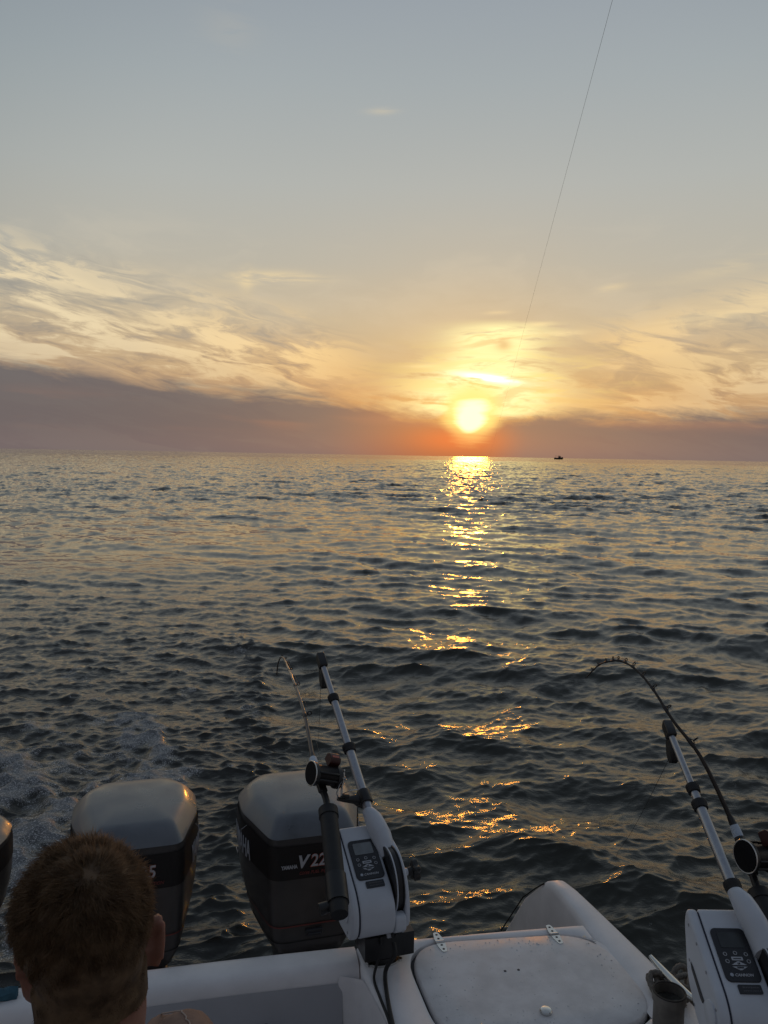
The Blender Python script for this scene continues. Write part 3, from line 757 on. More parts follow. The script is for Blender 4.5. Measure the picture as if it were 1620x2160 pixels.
def build_motor(name, label, u, v, psi, scale=1.0, lettered=True, group=None, dz=0.0):
    t = thing(name, label, 'outboard motor', W(u, v, 0.0), (0, 0, BOAT_YAW + R(psi)), group)
    S = scale
    def rg(z, wf, wm, wb, yf, y1, y2, yb, r=0.045):
        return [(x * S, y * S, 0.9 + dz + (zz - 0.9) * S) for x, y, zz in cowl_ring(z, wf, wm, wb, yf, y1, y2, yb, r)]
    z_ = lambda zz: 0.9 + dz + (zz - 0.9) * S
    b = MB()
    b.loft([rg(0.76, .085, .12, .09, -.23, -.06, .10, .16), rg(0.80, .115, .155, .11, -.27, -.06, .10, .18), rg(0.86, .138, .185, .13, -.292, -.05, .11, .20), rg(0.94, .148, .205, .140, -.300, -.05, .11, .22),
            rg(1.00, .150, .218, .146, -.303, -.045, .11, .23), rg(1.10, .151, .226, .150, -.305, -.045, .11, .238), rg(1.20, .151, .226, .150, -.303, -.045, .11, .238), rg(1.252, .150, .222, .148, -.298, -.045, .11, .234)], True, False)
    b.build('cowl', M_cowl, t, smooth=32)
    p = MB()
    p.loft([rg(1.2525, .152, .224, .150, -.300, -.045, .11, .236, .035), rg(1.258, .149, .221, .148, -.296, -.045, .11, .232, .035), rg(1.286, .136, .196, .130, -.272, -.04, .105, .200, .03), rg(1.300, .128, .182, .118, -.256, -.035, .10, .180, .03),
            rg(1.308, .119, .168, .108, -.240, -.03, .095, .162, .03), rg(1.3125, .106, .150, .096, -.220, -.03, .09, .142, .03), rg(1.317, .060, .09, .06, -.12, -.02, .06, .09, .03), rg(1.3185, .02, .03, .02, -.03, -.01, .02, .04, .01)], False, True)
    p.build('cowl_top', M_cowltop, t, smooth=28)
    q = MB(); o = 0.003
    q.loft([rg(1.108, .151 + o, .226 + o, .150 + o, -.305 - o, -.045, .11, .238 + o), rg(1.20, .151 + o, .226 + o, .150 + o, -.303 - o, -.045, .11, .238 + o), rg(1.228, .1505 + o, .224 + o, .149 + o, -.3005 - o, -.045, .11, .236 + o)], False, False)
    q.build('decal_band', M_band, t, smooth=32)
    if lettered:
        q = MB(); o = 0.0025
        q.loft([rg(0.930, .147 + o, .2025 + o, .139 + o, -.299 - o, -.05, .11, .2185 + o), rg(0.936, .148 + o, .2045 + o, .140 + o, -.3 - o, -.05, .11, .2195 + o)], False, False)
        q.build('red_stripe', M_red, t, smooth=32)
        yf = -0.3105
        F = lambda x, z: basis((x, yf, z), (1, 0, 0), (0, 0, 1))
        text('lettering', 'V', 0.062, F(-0.066, 1.150), M_print, t, shear=0.25, bold=0.002, sx=0.95)
        text('lettering', '225', 0.062, F(-0.018, 1.150), M_scarlet, t, shear=0.12, bold=0.0022, sx=0.90)
        text('lettering', '225', 0.062, F(-0.018, 1.150) @ Matrix.Translation((0.001, 0.001, 0.0012)), M_print, t, shear=0.12, bold=0.0006, sx=0.90)
        text('lettering', 'YAMAHA', 0.019, F(-0.120, 1.150), M_print, t, bold=0.0006, sx=0.72)
        text('lettering', 'OX66 FUEL INJECTION', 0.0155, F(-0.058, 1.124), M_red, t, shear=0.3, bold=0.0002, sx=0.95)
        # long lettering wrapped along both flanks
        out = [Vector((x, y)) for x, y, _ in cowl_ring(1.15, .151 + .0055, .226 + .0055, .150 + .0055, -.305 - .0055, -.045, .11, .238)]
        leftside = sorted([p for p in out if p.x < -0.14 and p.y < 0.13], key=lambda p: -p.y)
        for sg in (-1, 1):
            path = [Vector((p.x * -sg, p.y)) for p in leftside]
            if sg == 1: path = path[::-1]
            S_ = [0.0]
            for i in range(1, len(path)): S_.append(S_[-1] + (path[i] - path[i - 1]).length)
            off = (S_[-1] - 0.385) if sg == -1 else 0.140
            me = text_mesh('YAMAHA', 0.098, bold=0.001, sx=0.52, ext=0.0008)
            for v_ in me.vertices:
                q = min(max(v_.co.x + off, 0), S_[-1] - 1e-5); i = max(j for j in range(len(S_)) if S_[j] <= q); i = min(i, len(path) - 2)
                p = path[i].lerp(path[i + 1], (q - S_[i]) / (S_[i + 1] - S_[i])); dd = (path[i + 1] - path[i]).normalized(); nrm_ = Vector((dd.y, -dd.x))
                v_.co = (p.x + nrm_.x * v_.co.z, p.y + nrm_.y * v_.co.z, 1.110 + v_.co.y)
            me.materials.clear(); me.materials.append(M_print)
            o_ = bpy.data.objects.new('side_lettering', me); col.objects.link(o_); o_.parent = t
        # pale pinstripes on the flanks
        for sg in (-1, 1):
            s_ = MB(); s_.tube([(sg * 0.212, -0.095, 1.225), (sg * 0.2265, -0.05, 1.19), (sg * 0.2295, 0.0, 1.10), (sg * 0.2275, 0.05, 1.05), (sg * 0.226, 0.12, 1.04)], 0.0016, 5)
            s_.build('pinstripe', M_print, t)
    q = MB(); o = 0.0012
    q.loft([rg(0.868, .1395 + o, .1875 + o, .1315 + o, -.2925 - o, -.05, .11, .202 + o), rg(0.873, .140 + o, .189 + o, .132 + o, -.293 - o, -.05, .11, .203 + o)], False, False); q.build('cowl_seam', M_rubber, t, smooth=32)
    q = MB(); q.box((0.0, -0.303 * S, z_(0.905)), (0.060 * S, 0.014 * S, 0.022 * S)); q.box((0.0, -0.309 * S, z_(0.900)), (0.045 * S, 0.012 * S, 0.010 * S)); q.build('cowl_latch', M_leg, t, bevel=0.003)
    # seam ridge under the cowl, leg, gearcase, clamp bracket
    z0 = 0.9 + dz
    l = MB(); A = lambda z, w, y0, y1, r=0.03: [(x * S, y * S, z0 + (z - 0.9) * S) for x, y in round_poly([(w, y0), (w, y1), (-w, y1), (-w, y0)], r, 3)]
    l.loft([A(0.77, .11, -.22, .20), A(0.70, .095, -.18, .17), A(0.55, .075, -.12, .13), A(0.25, .055, -.08, .12), A(-0.05, .04, -.06, .12), A(-0.30, .03, -.05, .12)])
    l.build('leg', M_leg, t, smooth=40)
    k = MB(); k.box((0, -0.26 * S, z0 - 0.36 * S), (0.26 * S, 0.12 * S, 0.42 * S)); k.box((0.09 * S, -0.2 * S, z0 - 0.28 * S), (0.04 * S, 0.2 * S, 0.3 * S)); k.box((-0.09 * S, -0.2 * S, z0 - 0.28 * S), (0.04 * S, 0.2 * S, 0.3 * S))
    k.build('clamp_bracket', M_leg, t, bevel=0.012)
    gc = MB(); gc.ell((0, 0.05 * S, z0 - 1.28 * S), (0.05 * S, 0.22 * S, 0.055 * S)); gc.build('gearcase', M_leg, t)
    return t
build_motor('outboard_motor', 'grey outboard motor half hidden behind the seated head, digit 5 showing', 0 - 0.335, 3.05, 6, group='twin outboard motors')
build_motor('outboard_motor', 'grey outboard motor lettered V 22 behind the white downrigger with the rod', 0.275, 3.05, 6, group='twin outboard motors')
build_motor('outboard_motor', 'small kicker outboard motor cut off by the left picture edge', -0.87, 2.86, 4, scale=0.62, lettered=False, dz=0.165)
#@@RIGGERS
# ------------------------------------------------------------------ downriggers
def build_rigger(label, u, v, psi, boom_yaw, collars, length, holder, screen, neck_collar, clamp, cable_to, elev=33):
    t = in_boat('downrigger', label, 'downrigger', u, v, 1.052, R(psi), 'electric downriggers on the stern')
    a = R(psi)
    def L(p):                          # boat coordinates to this thing's own
        d = Vector(p) - Vector((u, v, 1.052)); return Vector((math.cos(a) * d.x + math.sin(a) * d.y, -math.sin(a) * d.x + math.cos(a) * d.y, d.z))
    # mount
    b = MB(); b.prism(rrect(0.112, 0.112, 0.045, 6), 0.0, 0.007, lambda x, y, h: (x, y, h)); b.cyl((-0.048, -0.045, 0.006), (-0.048, -0.045, 0.013), 0.007, n=6); b.cyl((0.048, -0.045, 0.006), (0.048, -0.045, 0.013), 0.007, n=6)
    b.build('base_plate', M_steel, t, smooth=30)
    b = MB(); b.disc((0, 0, 0.007), (0, 0, 1), [(0, 0.050), (0.012, 0.050), (0.014, 0.046), (0.022, 0.046)], 28)
    b.box((0.012, 0.0, 0.060), (0.158, 0.104, 0.072)); b.box((-0.028, 0.0, 0.10), (0.055, 0.09, 0.05)); b.box((0.030, 0.01, 0.10), (0.05, 0.09, 0.06)); b.cyl((-0.02, -0.056, 0.075), (-0.02, -0.056, 0.10), 0.004, n=8)
    b.build('swivel_mount', M_black, t, smooth=30, bevel=0.004)
    b = MB(); b.box((0.040, -0.012, 0.112), (0.040, 0.075, 0.040)); b.box((0.012, -0.040, 0.105), (0.022, 0.03, 0.035)); b.build('mount_lug', M_white, t, bevel=0.004)
    b = MB(); b.cyl((0.030, -0.066, 0.100), (0.030, -0.03, 0.100), 0.017, n=18); b.cyl((0.030, -0.069, 0.100), (0.030, -0.064, 0.100), 0.009, n=12); b.build('power_plug', M_black, t)
    # main housing: side profile (y, z), top face leaning to the crew
    prof = round_poly([(0.125, 0.372), (-0.085, 0.262), (-0.118, 0.225), (-0.122, 0.170), (-0.100, 0.128), (0.02, 0.122), (0.10, 0.20), (0.135, 0.33)], 0.030, 5)
    X = lambda y, z, h: (h, y, z)
    b = MB(); b.prism(prof, -0.103, 0.004, X); b.build('housing', M_white, t, smooth=28, bevel=0.0035)
    ins = round_poly([(0.122, 0.366), (-0.084, 0.258), (-0.115, 0.222), (-0.119, 0.171), (-0.098, 0.131), (0.02, 0.125), (0.098, 0.202), (0.131, 0.328)], 0.030, 5)
    b = MB(); b.prism(ins, -0.1065, -0.1025, X); b.build('seam_gasket', M_seam, t, smooth=28)
    b = MB(); b.prism(prof, -0.133, -0.106, X); cv = b.build('side_cover', M_white, t, smooth=28, bevel=0.009, bseg=3)
    sl_ = MB(); d1 = Vector((0, 0.80, 0.42)).normalized()
    base = Vector((-0.1335, -0.015, 0.205)); n2 = Vector((0, -d1.z, d1.y))
    pl = [(0.0, -0.006), (0.012, -0.010), (0.085, -0.008), (0.10, 0.0), (0.085, 0.004), (0.0, 0.006)]
    sl_.prism(pl, 0, 0.0015, lambda p_, q_, h: tuple(base + d1 * p_ + n2 * q_ + Vector((-h, 0, 0)))); sl_.build('cover_slot', M_groove, cv)
    hb = MB(); hb.disc((-0.132, -0.062, 0.205), (-1, 0, 0), [(0, 0.034), (0.005, 0.033), (0.007, 0.029), (0.0075, 0.001)], 28); hb.build('cover_boss', M_white, cv, smooth=35)
    for (y, z) in ((0.10, 0.335), (0.045, 0.318), (-0.02, 0.285), (-0.085, 0.235), (0.085, 0.25), (0.04, 0.16), (-0.085, 0.15)):
        s_ = MB(); s_.disc((-0.1325, y, z), (-1, 0, 0), [(0, 0.0045), (0.0015, 0.004), (0.002, 0.001)], 10); s_.build('cover_screw', M_dull, cv)
    # spool with its bright flange
    sc_ = Vector((0, -0.006, 0.245))
    b = MB(); b.disc(sc_ + Vector((0.008, 0, 0)), (1, 0, 0), [(0, 0.099), (0.005, 0.099), (0.006, 0.095), (0.026, 0.095), (0.027, 0.099), (0.030, 0.099)], 40); sp = b.build('spool', M_black, t, smooth=35)
    b = MB(); b.ring(sc_ + Vector((0.0150, 0, 0)), (1, 0, 0), 0.0985, 0.0024, 44, 8); b.build('spool_flange', M_white, sp)
    # outer arm: plate round the far side of the spool, with a front bridge
    b = MB()
    arm = round_poly([(0.118, 0.350), (0.05, 0.345), (-0.02, 0.335), (-0.085, 0.29), (-0.110, 0.22), (-0.112, 0.155), (-0.07, 0.125), (0.03, 0.122), (0.10, 0.19), (0.128, 0.29)], 0.03, 4)
    b.prism(arm, 0.039, 0.053, X)
    fr = round_poly([(-0.085, 0.195), (-0.118, 0.19), (-0.122, 0.150), (-0.098, 0.128), (0.0, 0.123), (0.0, 0.140), (-0.075, 0.146)], 0.012, 3)
    b.prism(fr, 0.0045, 0.0388, X)
    b.build('spool_arm', M_white, t, smooth=28, bevel=0.004)
    b = MB(); b.disc((0.053, 0.005, 0.255), (1, 0, 0), [(0, 0.050), (0.008, 0.046), (0.016, 0.028), (0.019, 0.014), (0.034, 0.010)], 24); b.build('clutch_hub', M_white, t, smooth=40)
    b = MB(); kc = Vector((0.086, 0.005, 0.255)); b.cyl(kc, kc + Vector((0.016, 0, 0)), 0.0125, 0.015, 14)
    rings = []
    for h, k in ((0.014, 0.86), (0.017, 1.0), (0.032, 1.0), (0.036, 0.85)):
        rings.append([kc + Vector((h, (0.027 + 0.005 * math.cos(5 * q)) * k * math.cos(q), (0.027 + 0.005 * math.cos(5 * q)) * k * math.sin(q))) for q in np.linspace(0, 2 * math.pi, 40, endpoint=False)])
    b.loft(rings); b.build('brake_knob', M_black, t, smooth=40)
    # neck that carries the boom
    e = R(elev); by = R(boom_yaw)
    bd = Vector((-math.sin(by) * math.cos(e), math.cos(by) * math.cos(e), math.sin(e)))
    B0 = Vector((-0.006, 0.15, 0.428))
    px, py, _ = frame_for(bd); n = 24; rings = []
    for s_, cx, rx, ry, off in ((-0.150, 0.024, 0.029, 0.030, -0.038), (-0.115, 0.022, 0.031, 0.034, -0.028), (-0.08, 0.017, 0.033, 0.034, -0.016), (-0.045, 0.008, 0.031, 0.030, -0.006), (-0.02, 0.002, 0.028, 0.025, -0.001), (0.0, -0.006, 0.0205, 0.0205, 0), (0.004, -0.006, 0.017, 0.017, 0)):
        c = B0 + bd * (s_ - 0.032); c.x = cx
        rings.append([c + Vector((rx * math.cos(q), 0, 0)) + Vector((0, -math.sin(e), math.cos(e))) * (ry * math.sin(q) + off) for q in np.linspace(0, 2 * math.pi, n, endpoint=False)])
    b = MB(); b.loft(rings); b.build('boom_neck', M_white, t, smooth=40)
    P = lambda s_: B0 + bd * s_
    b = MB(); stops = [0.0] + list(collars) + [length]; rad = [0.0156, 0.0132, 0.0110]
    for i in range(len(stops) - 1): b.cyl(P(stops[i] - (0.055 if i == 0 else 0.02)), P(stops[i + 1]), rad[min(i, 2)], n=20)
    b.build('boom', M_dull, t, smooth=40)
    for i, s_ in enumerate(list(collars) + ([-0.018] if neck_collar else [])):
        k = rad[min(i, 1)] if i < len(collars) else 0.0160
        b = MB(); b.disc(P(s_ - 0.014), bd, [(0, k), (0, k + 0.0035), (0.003, k + 0.0055), (0.012, k + 0.0055), (0.014, k + 0.0070), (0.026, k + 0.0070), (0.028, k + 0.004), (0.028, k - 0.003)], 22)
        b.build('boom_collar', M_rubber, t, smooth=40)
    # pulley head at the boom's end
    f = (Vector((0, 0, 1)) - bd * bd.z).normalized(); sx = bd.cross(f)
    b = MB(); hp = round_poly([(-0.012, -0.020), (0.045, -0.017), (0.050, 0.018), (0.0, 0.020), (-0.02, 0.016)], 0.010, 4)
    b.prism(hp, -0.015, 0.015, lambda p_, q_, h: tuple(P(length) + bd * p_ + f * q_ + sx * h))
    jaw = round_poly([(0.022, -0.012), (0.018, -0.050), (-0.012, -0.085), (-0.045, -0.090), (-0.058, -0.070), (-0.040, -0.040), (-0.008, -0.018)], 0.014, 4)
    b.prism(jaw, -0.022, 0.004, lambda p_, q_, h: tuple(P(length) + bd * p_ + f * q_ - sx * h)); b.build('pulley_head', M_black, t, smooth=35, bevel=0.004)
    b = MB(); b.disc(P(length) + bd * -0.018 + f * -0.060 - sx * -0.026, sx * -1, [(0, 0.030), (0.004, 0.030), (0.010, 0.024), (0.016, 0.030), (0.020, 0.030)], 26); b.build('pulley_wheel', M_rubber, t)
    # cable running down into the sea
    c0 = P(length) + bd * -0.03 + f * -0.085; c1 = L(cable_to)
    b = MB(); b.tube([c0 + (c1 - c0) * k + Vector((0, 0, -0.03 * math.sin(math.pi * k))) for k in np.linspace(0, 1.04, 14)], 0.0009, 5); b.build('cable', M_line, t)
    # control panel on the leaning face
    d = Vector((0, 0.210, 0.110)).normalized(); nn = Vector((1, 0, 0)).cross(d).normalized()
    O = Vector((-0.0495, 0.010, 0.3127)) + nn * 0.0008
    def FP(x, y, h=0.0): return tuple(O + Vector((x, 0, 0)) + d * y + nn * h)
    def FM(x, y, h): return basis(FP(x, y, h), (1, 0, 0), d)
    b = MB(); b.prism(rrect(0.088, 0.136, 0.014, 6), -0.002, 0.0025, FP); pn = b.build('control_panel', M_panel, t, smooth=30, bevel=0.001)
    b = MB(); b.prism(rrect(0.060, 0.040, 0.004, 4, 0, 0.036), 0.0026, 0.0036, FP); b.build('lcd_screen', screen, pn)
    for (x, y) in ((-0.026, 0.000), (0.0, 0.003), (0.026, 0.000), (-0.026, -0.018), (0.027, -0.018)):
        b = MB(); b.ring(FP(x, y, 0.0026), nn, 0.0042, 0.0009, 14, 5); b.build('button', M_print, pn)
    b = MB(); b.prism(rrect(0.028, 0.009, 0.001, 2, 0, -0.0115), 0.0026, 0.0033, FP); bar = b.build('mode_button', M_print, pn)
    b = MB(); b.prism(rrect(0.020, 0.0022, 0.0005, 1, 0, -0.0115), 0.0033, 0.0037, FP); b.build('button_print', M_panel, bar)
    b = MB(); b.prism([(-0.019, -0.0275), (0.019, -0.0275), (0.002, -0.0185), (-0.002, -0.0185)], 0.0026, 0.0034, FP); up = b.build('up_button', M_print, pn)
    b = MB(); b.prism([(-0.002, -0.0405), (0.002, -0.0405), (0.019, -0.0315), (-0.019, -0.0315)], 0.0026, 0.0034, FP); dn = b.build('down_button', M_print, pn)
    text('lettering', 'UP', 0.0055, FM(-0.0038, -0.0262, 0.0041), M_panel, up, bold=0.0001)
    text('lettering', 'DOWN', 0.0048, FM(-0.0076, -0.0362, 0.0041), M_panel, dn, bold=0.0001)
    text('lettering', 'CANNON', 0.0095, FM(-0.020, -0.0555, 0.0032), M_print, pn, bold=0.0002, shear=0.15, sx=1.05)
    b = MB(); b.disc(FP(-0.027, -0.0515, 0.0026), nn, [(0, 0.0045), (0.0006, 0.0045), (0.0007, 0.001)], 14); b.build('logo_dot', M_dull, pn)
    b = MB(); b.prism(rrect(0.056, 0.021, 0.002, 3, 0.006, -0.085), -0.002, 0.0022, FP); lb = b.build('name_plate', M_panel, t)
    # two rows of worn, unreadable print
    b = MB(); r_ = random.Random(2)
    for row, hh in ((-0.0815, 0.0042), (-0.0895, 0.0030)):
        x = -0.012
        while x < 0.028:
            w = r_.uniform(0.0018, 0.0034); b.prism(rrect(w, hh * r_.uniform(0.7, 1), 0.0004, 1, x + w / 2, row), 0.0022, 0.0027, FP); x += w + r_.uniform(0.0008, 0.0018)
    b.build('worn_print', M_worn, lb)
    # rod holder
    h0, h1 = L(holder[0]), L(holder[1]); hd = (h1 - h0).normalized()
    b = MB(); b.tube([h0, h0 + hd * 0.02, h0.lerp(h1, 0.5), h1 - hd * 0.03, h1 - hd * 0.029, h1], [0.024, 0.0265, 0.0275, 0.0275, 0.0305, 0.0305], 24)
    hc = h0.lerp(h1, 0.62)
    rh = b.build('rod_holder', M_rubber, t, smooth=40)
    b = MB(); b.tube([h0.lerp(h1, 0.10), h0.lerp(h1, 0.34)], [0.031, 0.031], 20); b.cyl(h0.lerp(h1, 0.12) + Vector((-0.02, 0, -0.01)), h0.lerp(h1, 0.12) + Vector((-0.052, 0, -0.016)), 0.015, 0.017, 14); b.build('holder_clamp', M_black, rh)
    q0 = h0.lerp(h1, 0.45)
    b = MB(); b.tube([q0, Vector(((q0.x + (-0.11 if q0.x < 0 else 0.08)) / 2, 0.0, 0.19)), Vector((-0.09 if q0.x < 0 else 0.07, 0.02, 0.15))], [0.016, 0.017, 0.018], 12); b.build('holder_arm', M_black, t, smooth=50)
    if clamp:
        # line clamp on the boom with its wire loop
        c = P(0.018); s1 = Vector((-1, 0, 0))
        b = MB(); b.disc(c - bd * 0.022, bd, [(0, 0.0160), (0, 0.0215), (0.004, 0.0225), (0.040, 0.0225), (0.044, 0.021), (0.044, 0.0160)], 20)
        b.tube([c + s1 * 0.012 - f * 0.012, c + s1 * 0.035 - f * 0.004, c + s1 * 0.075 + f * 0.004, c + s1 * 0.092 + f * 0.012], [0.024, 0.014, 0.008, 0.007], 12)
        b.cyl(c - f * 0.01, c - f * 0.040, 0.020, 0.014, 16)
        lc = b.build('line_clamp', M_black, t, smooth=40)
        b = MB(); w0 = c + s1 * 0.088 + f * 0.014
        b.tube([w0, w0 + f * 0.02 + bd * 0.0 + s1 * -0.006, w0 + f * 0.034 + s1 * -0.03, w0 + f * 0.036 + s1 * -0.055], 0.0014, 6)
        b.tube([w0 + s1 * 0.004, w0 + f * 0.03 + s1 * 0.014, w0 + f * 0.075 + s1 * 0.012, w0 + f * 0.10 + s1 * 0.004], 0.0018, 6); b.ring(w0 + f * 0.106 + s1 * 0.003, bd, 0.005, 0.0013, 12, 5)
        b.build('wire_loop', M_steel, lc)
    return t
build_rigger('white electric downrigger between the engines and the hatch, pale screen', 0.469, 2.346, 8, 2.0, (0.21, 0.43), 0.60, ((0.301, 2.08, 1.356), (0.307, 2.40, 1.506)), M_lcd, False, True, (0.797, 6.99, 0.0))
build_rigger('white electric downrigger in the right corner beside the rope, dark screen', 1.300, 1.713, -11, -1.0, (0.255, 0.318), 0.555, ((1.370, 1.62, 1.270), (1.452, 1.92, 1.405)), M_lcd2, True, False, (2.53, 4.76, 0.0), 24)
#@@RODS
# ------------------------------------------------------------------ rods and reels
def smooth_path(pts, n=10):
    V = [Vector(p) for p in pts]; P = []
    for i in range(len(V) - 1):
        p0, p1, p2, p3 = V[max(i - 1, 0)], V[i], V[i + 1], V[min(i + 2, len(V) - 1)]
        for k in range(n):
            t = k / n
            P.append(0.5 * ((2 * p1) + (p2 - p0) * t + (2 * p0 - 5 * p1 + 4 * p2 - p3) * t * t + (3 * p1 - p0 - 3 * p2 + p3) * t ** 3))
    P.append(V[-1]); return P

def build_rod(label, path, reel_at, guides, blank_mat, reel_scale, r_butt, r_tip, seat_end):
    """path in boat coordinates from the butt to the tip"""
    o = Vector(path[0])
    t = in_boat('fishing_rod', label, 'fishing rod', o.x, o.y, o.z, 0.0, 'trolling rods')
    P = [p - o for p in smooth_path(path)]
    S = [0]
    for i in range(1, len(P)): S.append(S[-1] + (P[i] - P[i - 1]).length)
    def at(s):
        s = min(max(s, 0), S[-1] - 1e-6); i = max(j for j in range(len(S)) if S[j] <= s)
        i = min(i, len(P) - 2); k = (s - S[i]) / (S[i + 1] - S[i]); return P[i].lerp(P[i + 1], k), (P[i + 1] - P[i]).normalized()
    def seg(s0, s1, n=12): return [at(s0 + (s1 - s0) * k / n)[0] for k in range(n + 1)]
    up0 = Vector((0, 0, 1)); side0 = Vector((1, 0, 0))
    # handle: butt, seat, fore grip
    b = MB(); b.tube(seg(0.0, seat_end - 0.16), [0.0125] * 13, 14); b.build('butt_grip', M_rubber, t, smooth=50)
    b = MB(); b.tube(seg(seat_end - 0.16, seat_end - 0.02), [0.0105] * 13, 14); b.build('reel_seat', M_black, t, smooth=50)
    b = MB(); b.tube(seg(seat_end - 0.02, seat_end + 0.075, 8), [0.0125, 0.0135, 0.014, 0.0135, 0.013, 0.012, 0.011, 0.0095, r_butt * 1.1], 14); b.build('fore_grip', M_black, t, smooth=50)
    b = MB(); b.tube(seg(seat_end + 0.012, seat_end + 0.048, 4), [0.0139, 0.0145, 0.0142, 0.0138, 0.0131], 16); b.build('grip_label', M_label, t, smooth=50)
    b = MB(); s0, s1 = seat_end + 0.06, S[-1]; n = 70
    b.tube([at(s0 + (s1 - s0) * k / n)[0] for k in range(n + 1)], [r_butt + (r_tip - r_butt) * (k / n) ** 0.8 for k in range(n + 1)], 9); b.build('blank', blank_mat, t, smooth=60)
    # guides standing on the reel's side of the blank
    for (f_, gr, sd_) in guides:
        p, d = at(s0 + (s1 - s0) * f_); sd_ = Vector(sd_); w = (sd_ - d * sd_.dot(d)).normalized()
        rb = r_butt + (r_tip - r_butt) * f_ ** 0.8
        g_ = MB(); c = p + w * (rb + gr * 1.7)
        g_.ring(c, d, gr, gr * 0.2 + 0.0006, 16, 6)
        for off in (-1, 1):
            g_.tube([p + w * rb * 0.6 + d * (gr * 1.8 * off), c - w * gr + d * (0.2 * gr * off)], gr * 0.14 + 0.0005, 5)
        g_.tube([p - d * gr * 2.3, p - d * gr * 1.5, p + d * gr * 1.5, p + d * gr * 2.3], [rb * 1.02, rb * 1.18 + 0.0003, rb * 1.18 + 0.0003, rb * 1.02], 8)
        g_.build('guide', M_ring, t, smooth=50)
    # tip ring
    p, d = at(S[-1]); g_ = MB(); g_.ring(p + d * 0.003, Vector((d.y, -d.x, 0.2)), 0.0035, 0.0009, 12, 5); g_.build('tip_ring', M_ring, t)
    # line along the guides
    b = MB(); lp = []
    for (f_, gr, sd_) in guides:
        p, d = at(s0 + (s1 - s0) * f_); sd_ = Vector(sd_); w = (sd_ - d * sd_.dot(d)).normalized(); lp.append(p + w * (r_butt * (1 - f_) + gr * 1.7))
    # reel: level-wind with line counter
    pr, dr_ = at(reel_at)
    up = (up0 - dr_ * up0.dot(dr_)).normalized(); sx = dr_.cross(up).normalized(); k = reel_scale
    up, sx = up * math.cos(R(20)) + sx * math.sin(R(20)), sx * math.cos(R(20)) - up * math.sin(R(20))
    C = pr + up * (0.040 * k)
    Q = lambda x, y, z: C + sx * (x * k) + dr_ * (y * k) + up * (z * k)
    oval = [(0.043 * math.cos(q), 0.036 * math.sin(q)) for q in np.linspace(0, 2 * math.pi, 36, endpoint=False)]
    b = MB()
    for x0, x1 in ((-0.056, -0.040), (0.034, 0.052)): b.prism(oval, x0, x1, lambda p_, q_, h: tuple(Q(h, p_, q_)))
    for (y, z) in ((0.038, 0.004), (-0.036, 0.010), (0.010, -0.034), (-0.022, 0.030)): b.cyl(Q(-0.042, y, z), Q(0.036, y, z), 0.0042 * k, n=8)
    b.prism(rrect(0.030, 0.085, 0.008, 3), -0.046 * k, -0.030 * k, lambda x, y, h: tuple(C + sx * (x * k) + dr_ * (y * k) + up * h))
    b.v = [v_ for v_ in b.v]
    reel = b.build('reel', M_black, t, smooth=35, bevel=0.002)
    b = MB(); rim = [Q(-0.057, p_ * 1.02, q_ * 1.02) for p_, q_ in oval]; b.tube(rim + [rim[0], rim[1]], 0.0022 * k, 7); b.build('side_rim', M_steel, reel, smooth=60)
    b = MB(); b.prism([(p_ * 0.96, q_ * 0.96) for p_, q_ in oval], -0.0595, -0.0560, lambda p_, q_, h: tuple(Q(h, p_, q_))); b.build('side_plate', M_plate, reel, smooth=35)
    b = MB(); b.disc(Q(-0.040, 0, 0), sx, [(0, 0.034 * k), (0.002, 0.034 * k), (0.004, 0.0325 * k), (0.070 * k, 0.0325 * k), (0.072 * k, 0.034 * k), (0.074 * k, 0.034 * k)], 30); b.build('spool', M_band, reel, smooth=40)
    b = MB(); b.prism(round_poly([(-0.020, -0.020), (0.020, -0.020), (0.022, 0.006), (0.012, 0.016), (-0.012, 0.016), (-0.022, 0.006)], 0.004, 3), 0.004, 0.044, lambda y, z, x: tuple(Q(x, 0.040 + y, 0.040 + z))); b.build('line_counter', M_counter, reel, smooth=35, bevel=0.0015)
    b = MB(); b.prism(rrect(0.026, 0.010, 0.001, 2), 0, 0.001, lambda x, y, h: tuple(Q(0.024 + x, 0.036 + y, 0.0562 + h / k))); b.build('counter_window', M_scarlet, reel)
    b = MB(); b.disc(Q(0.052, 0, 0), sx, [(0, 0.018 * k), (0.010 * k, 0.018 * k), (0.012 * k, 0.010 * k), (0.020 * k, 0.008 * k)], 20); b.build('gear_hub', M_black, reel, smooth=40)
    b = MB()
    for q in range(5):
        a = 2 * math.pi * q / 5; b.tube([Q(0.066, 0, 0), Q(0.066, 0.026 * math.cos(a), 0.026 * math.sin(a))], [0.0045 * k, 0.0028 * k], 8)
        b.ell(Q(0.066, 0.027 * math.cos(a), 0.027 * math.sin(a)), (0.004 * k,) * 3, (0, 0, 0), 8, 6)
    b.build('star_drag', M_steel, reel, smooth=60)
    b = MB(); b.tube([Q(0.073, 0.012, 0.014), Q(0.074, 0, 0), Q(0.074, -0.020, -0.024), Q(0.076, -0.040, -0.042)], [0.004 * k, 0.0055 * k, 0.0045 * k, 0.004 * k], 8); hn = b.build('handle', M_steel, reel, smooth=60)
    b = MB(); b.cyl(Q(0.076, -0.040, -0.042), Q(0.104, -0.040, -0.042), 0.007 * k, 0.008 * k, 12); b.build('handle_knob', M_black, reel, smooth=40)
    # running line from spool through the guides to the tip
    b = MB(); b.tube([Q(0, 0.030, 0.0)] + lp + [at(S[-1])[0]], 0.00035, 4); b.build('line', M_line, t)
    return t
SU = (0.35, -0.1, 1.0); SR = (0.9, 0, 0.45)
GL = [(0.13, 0.0062, SR), (0.21, 0.0062, SR)]
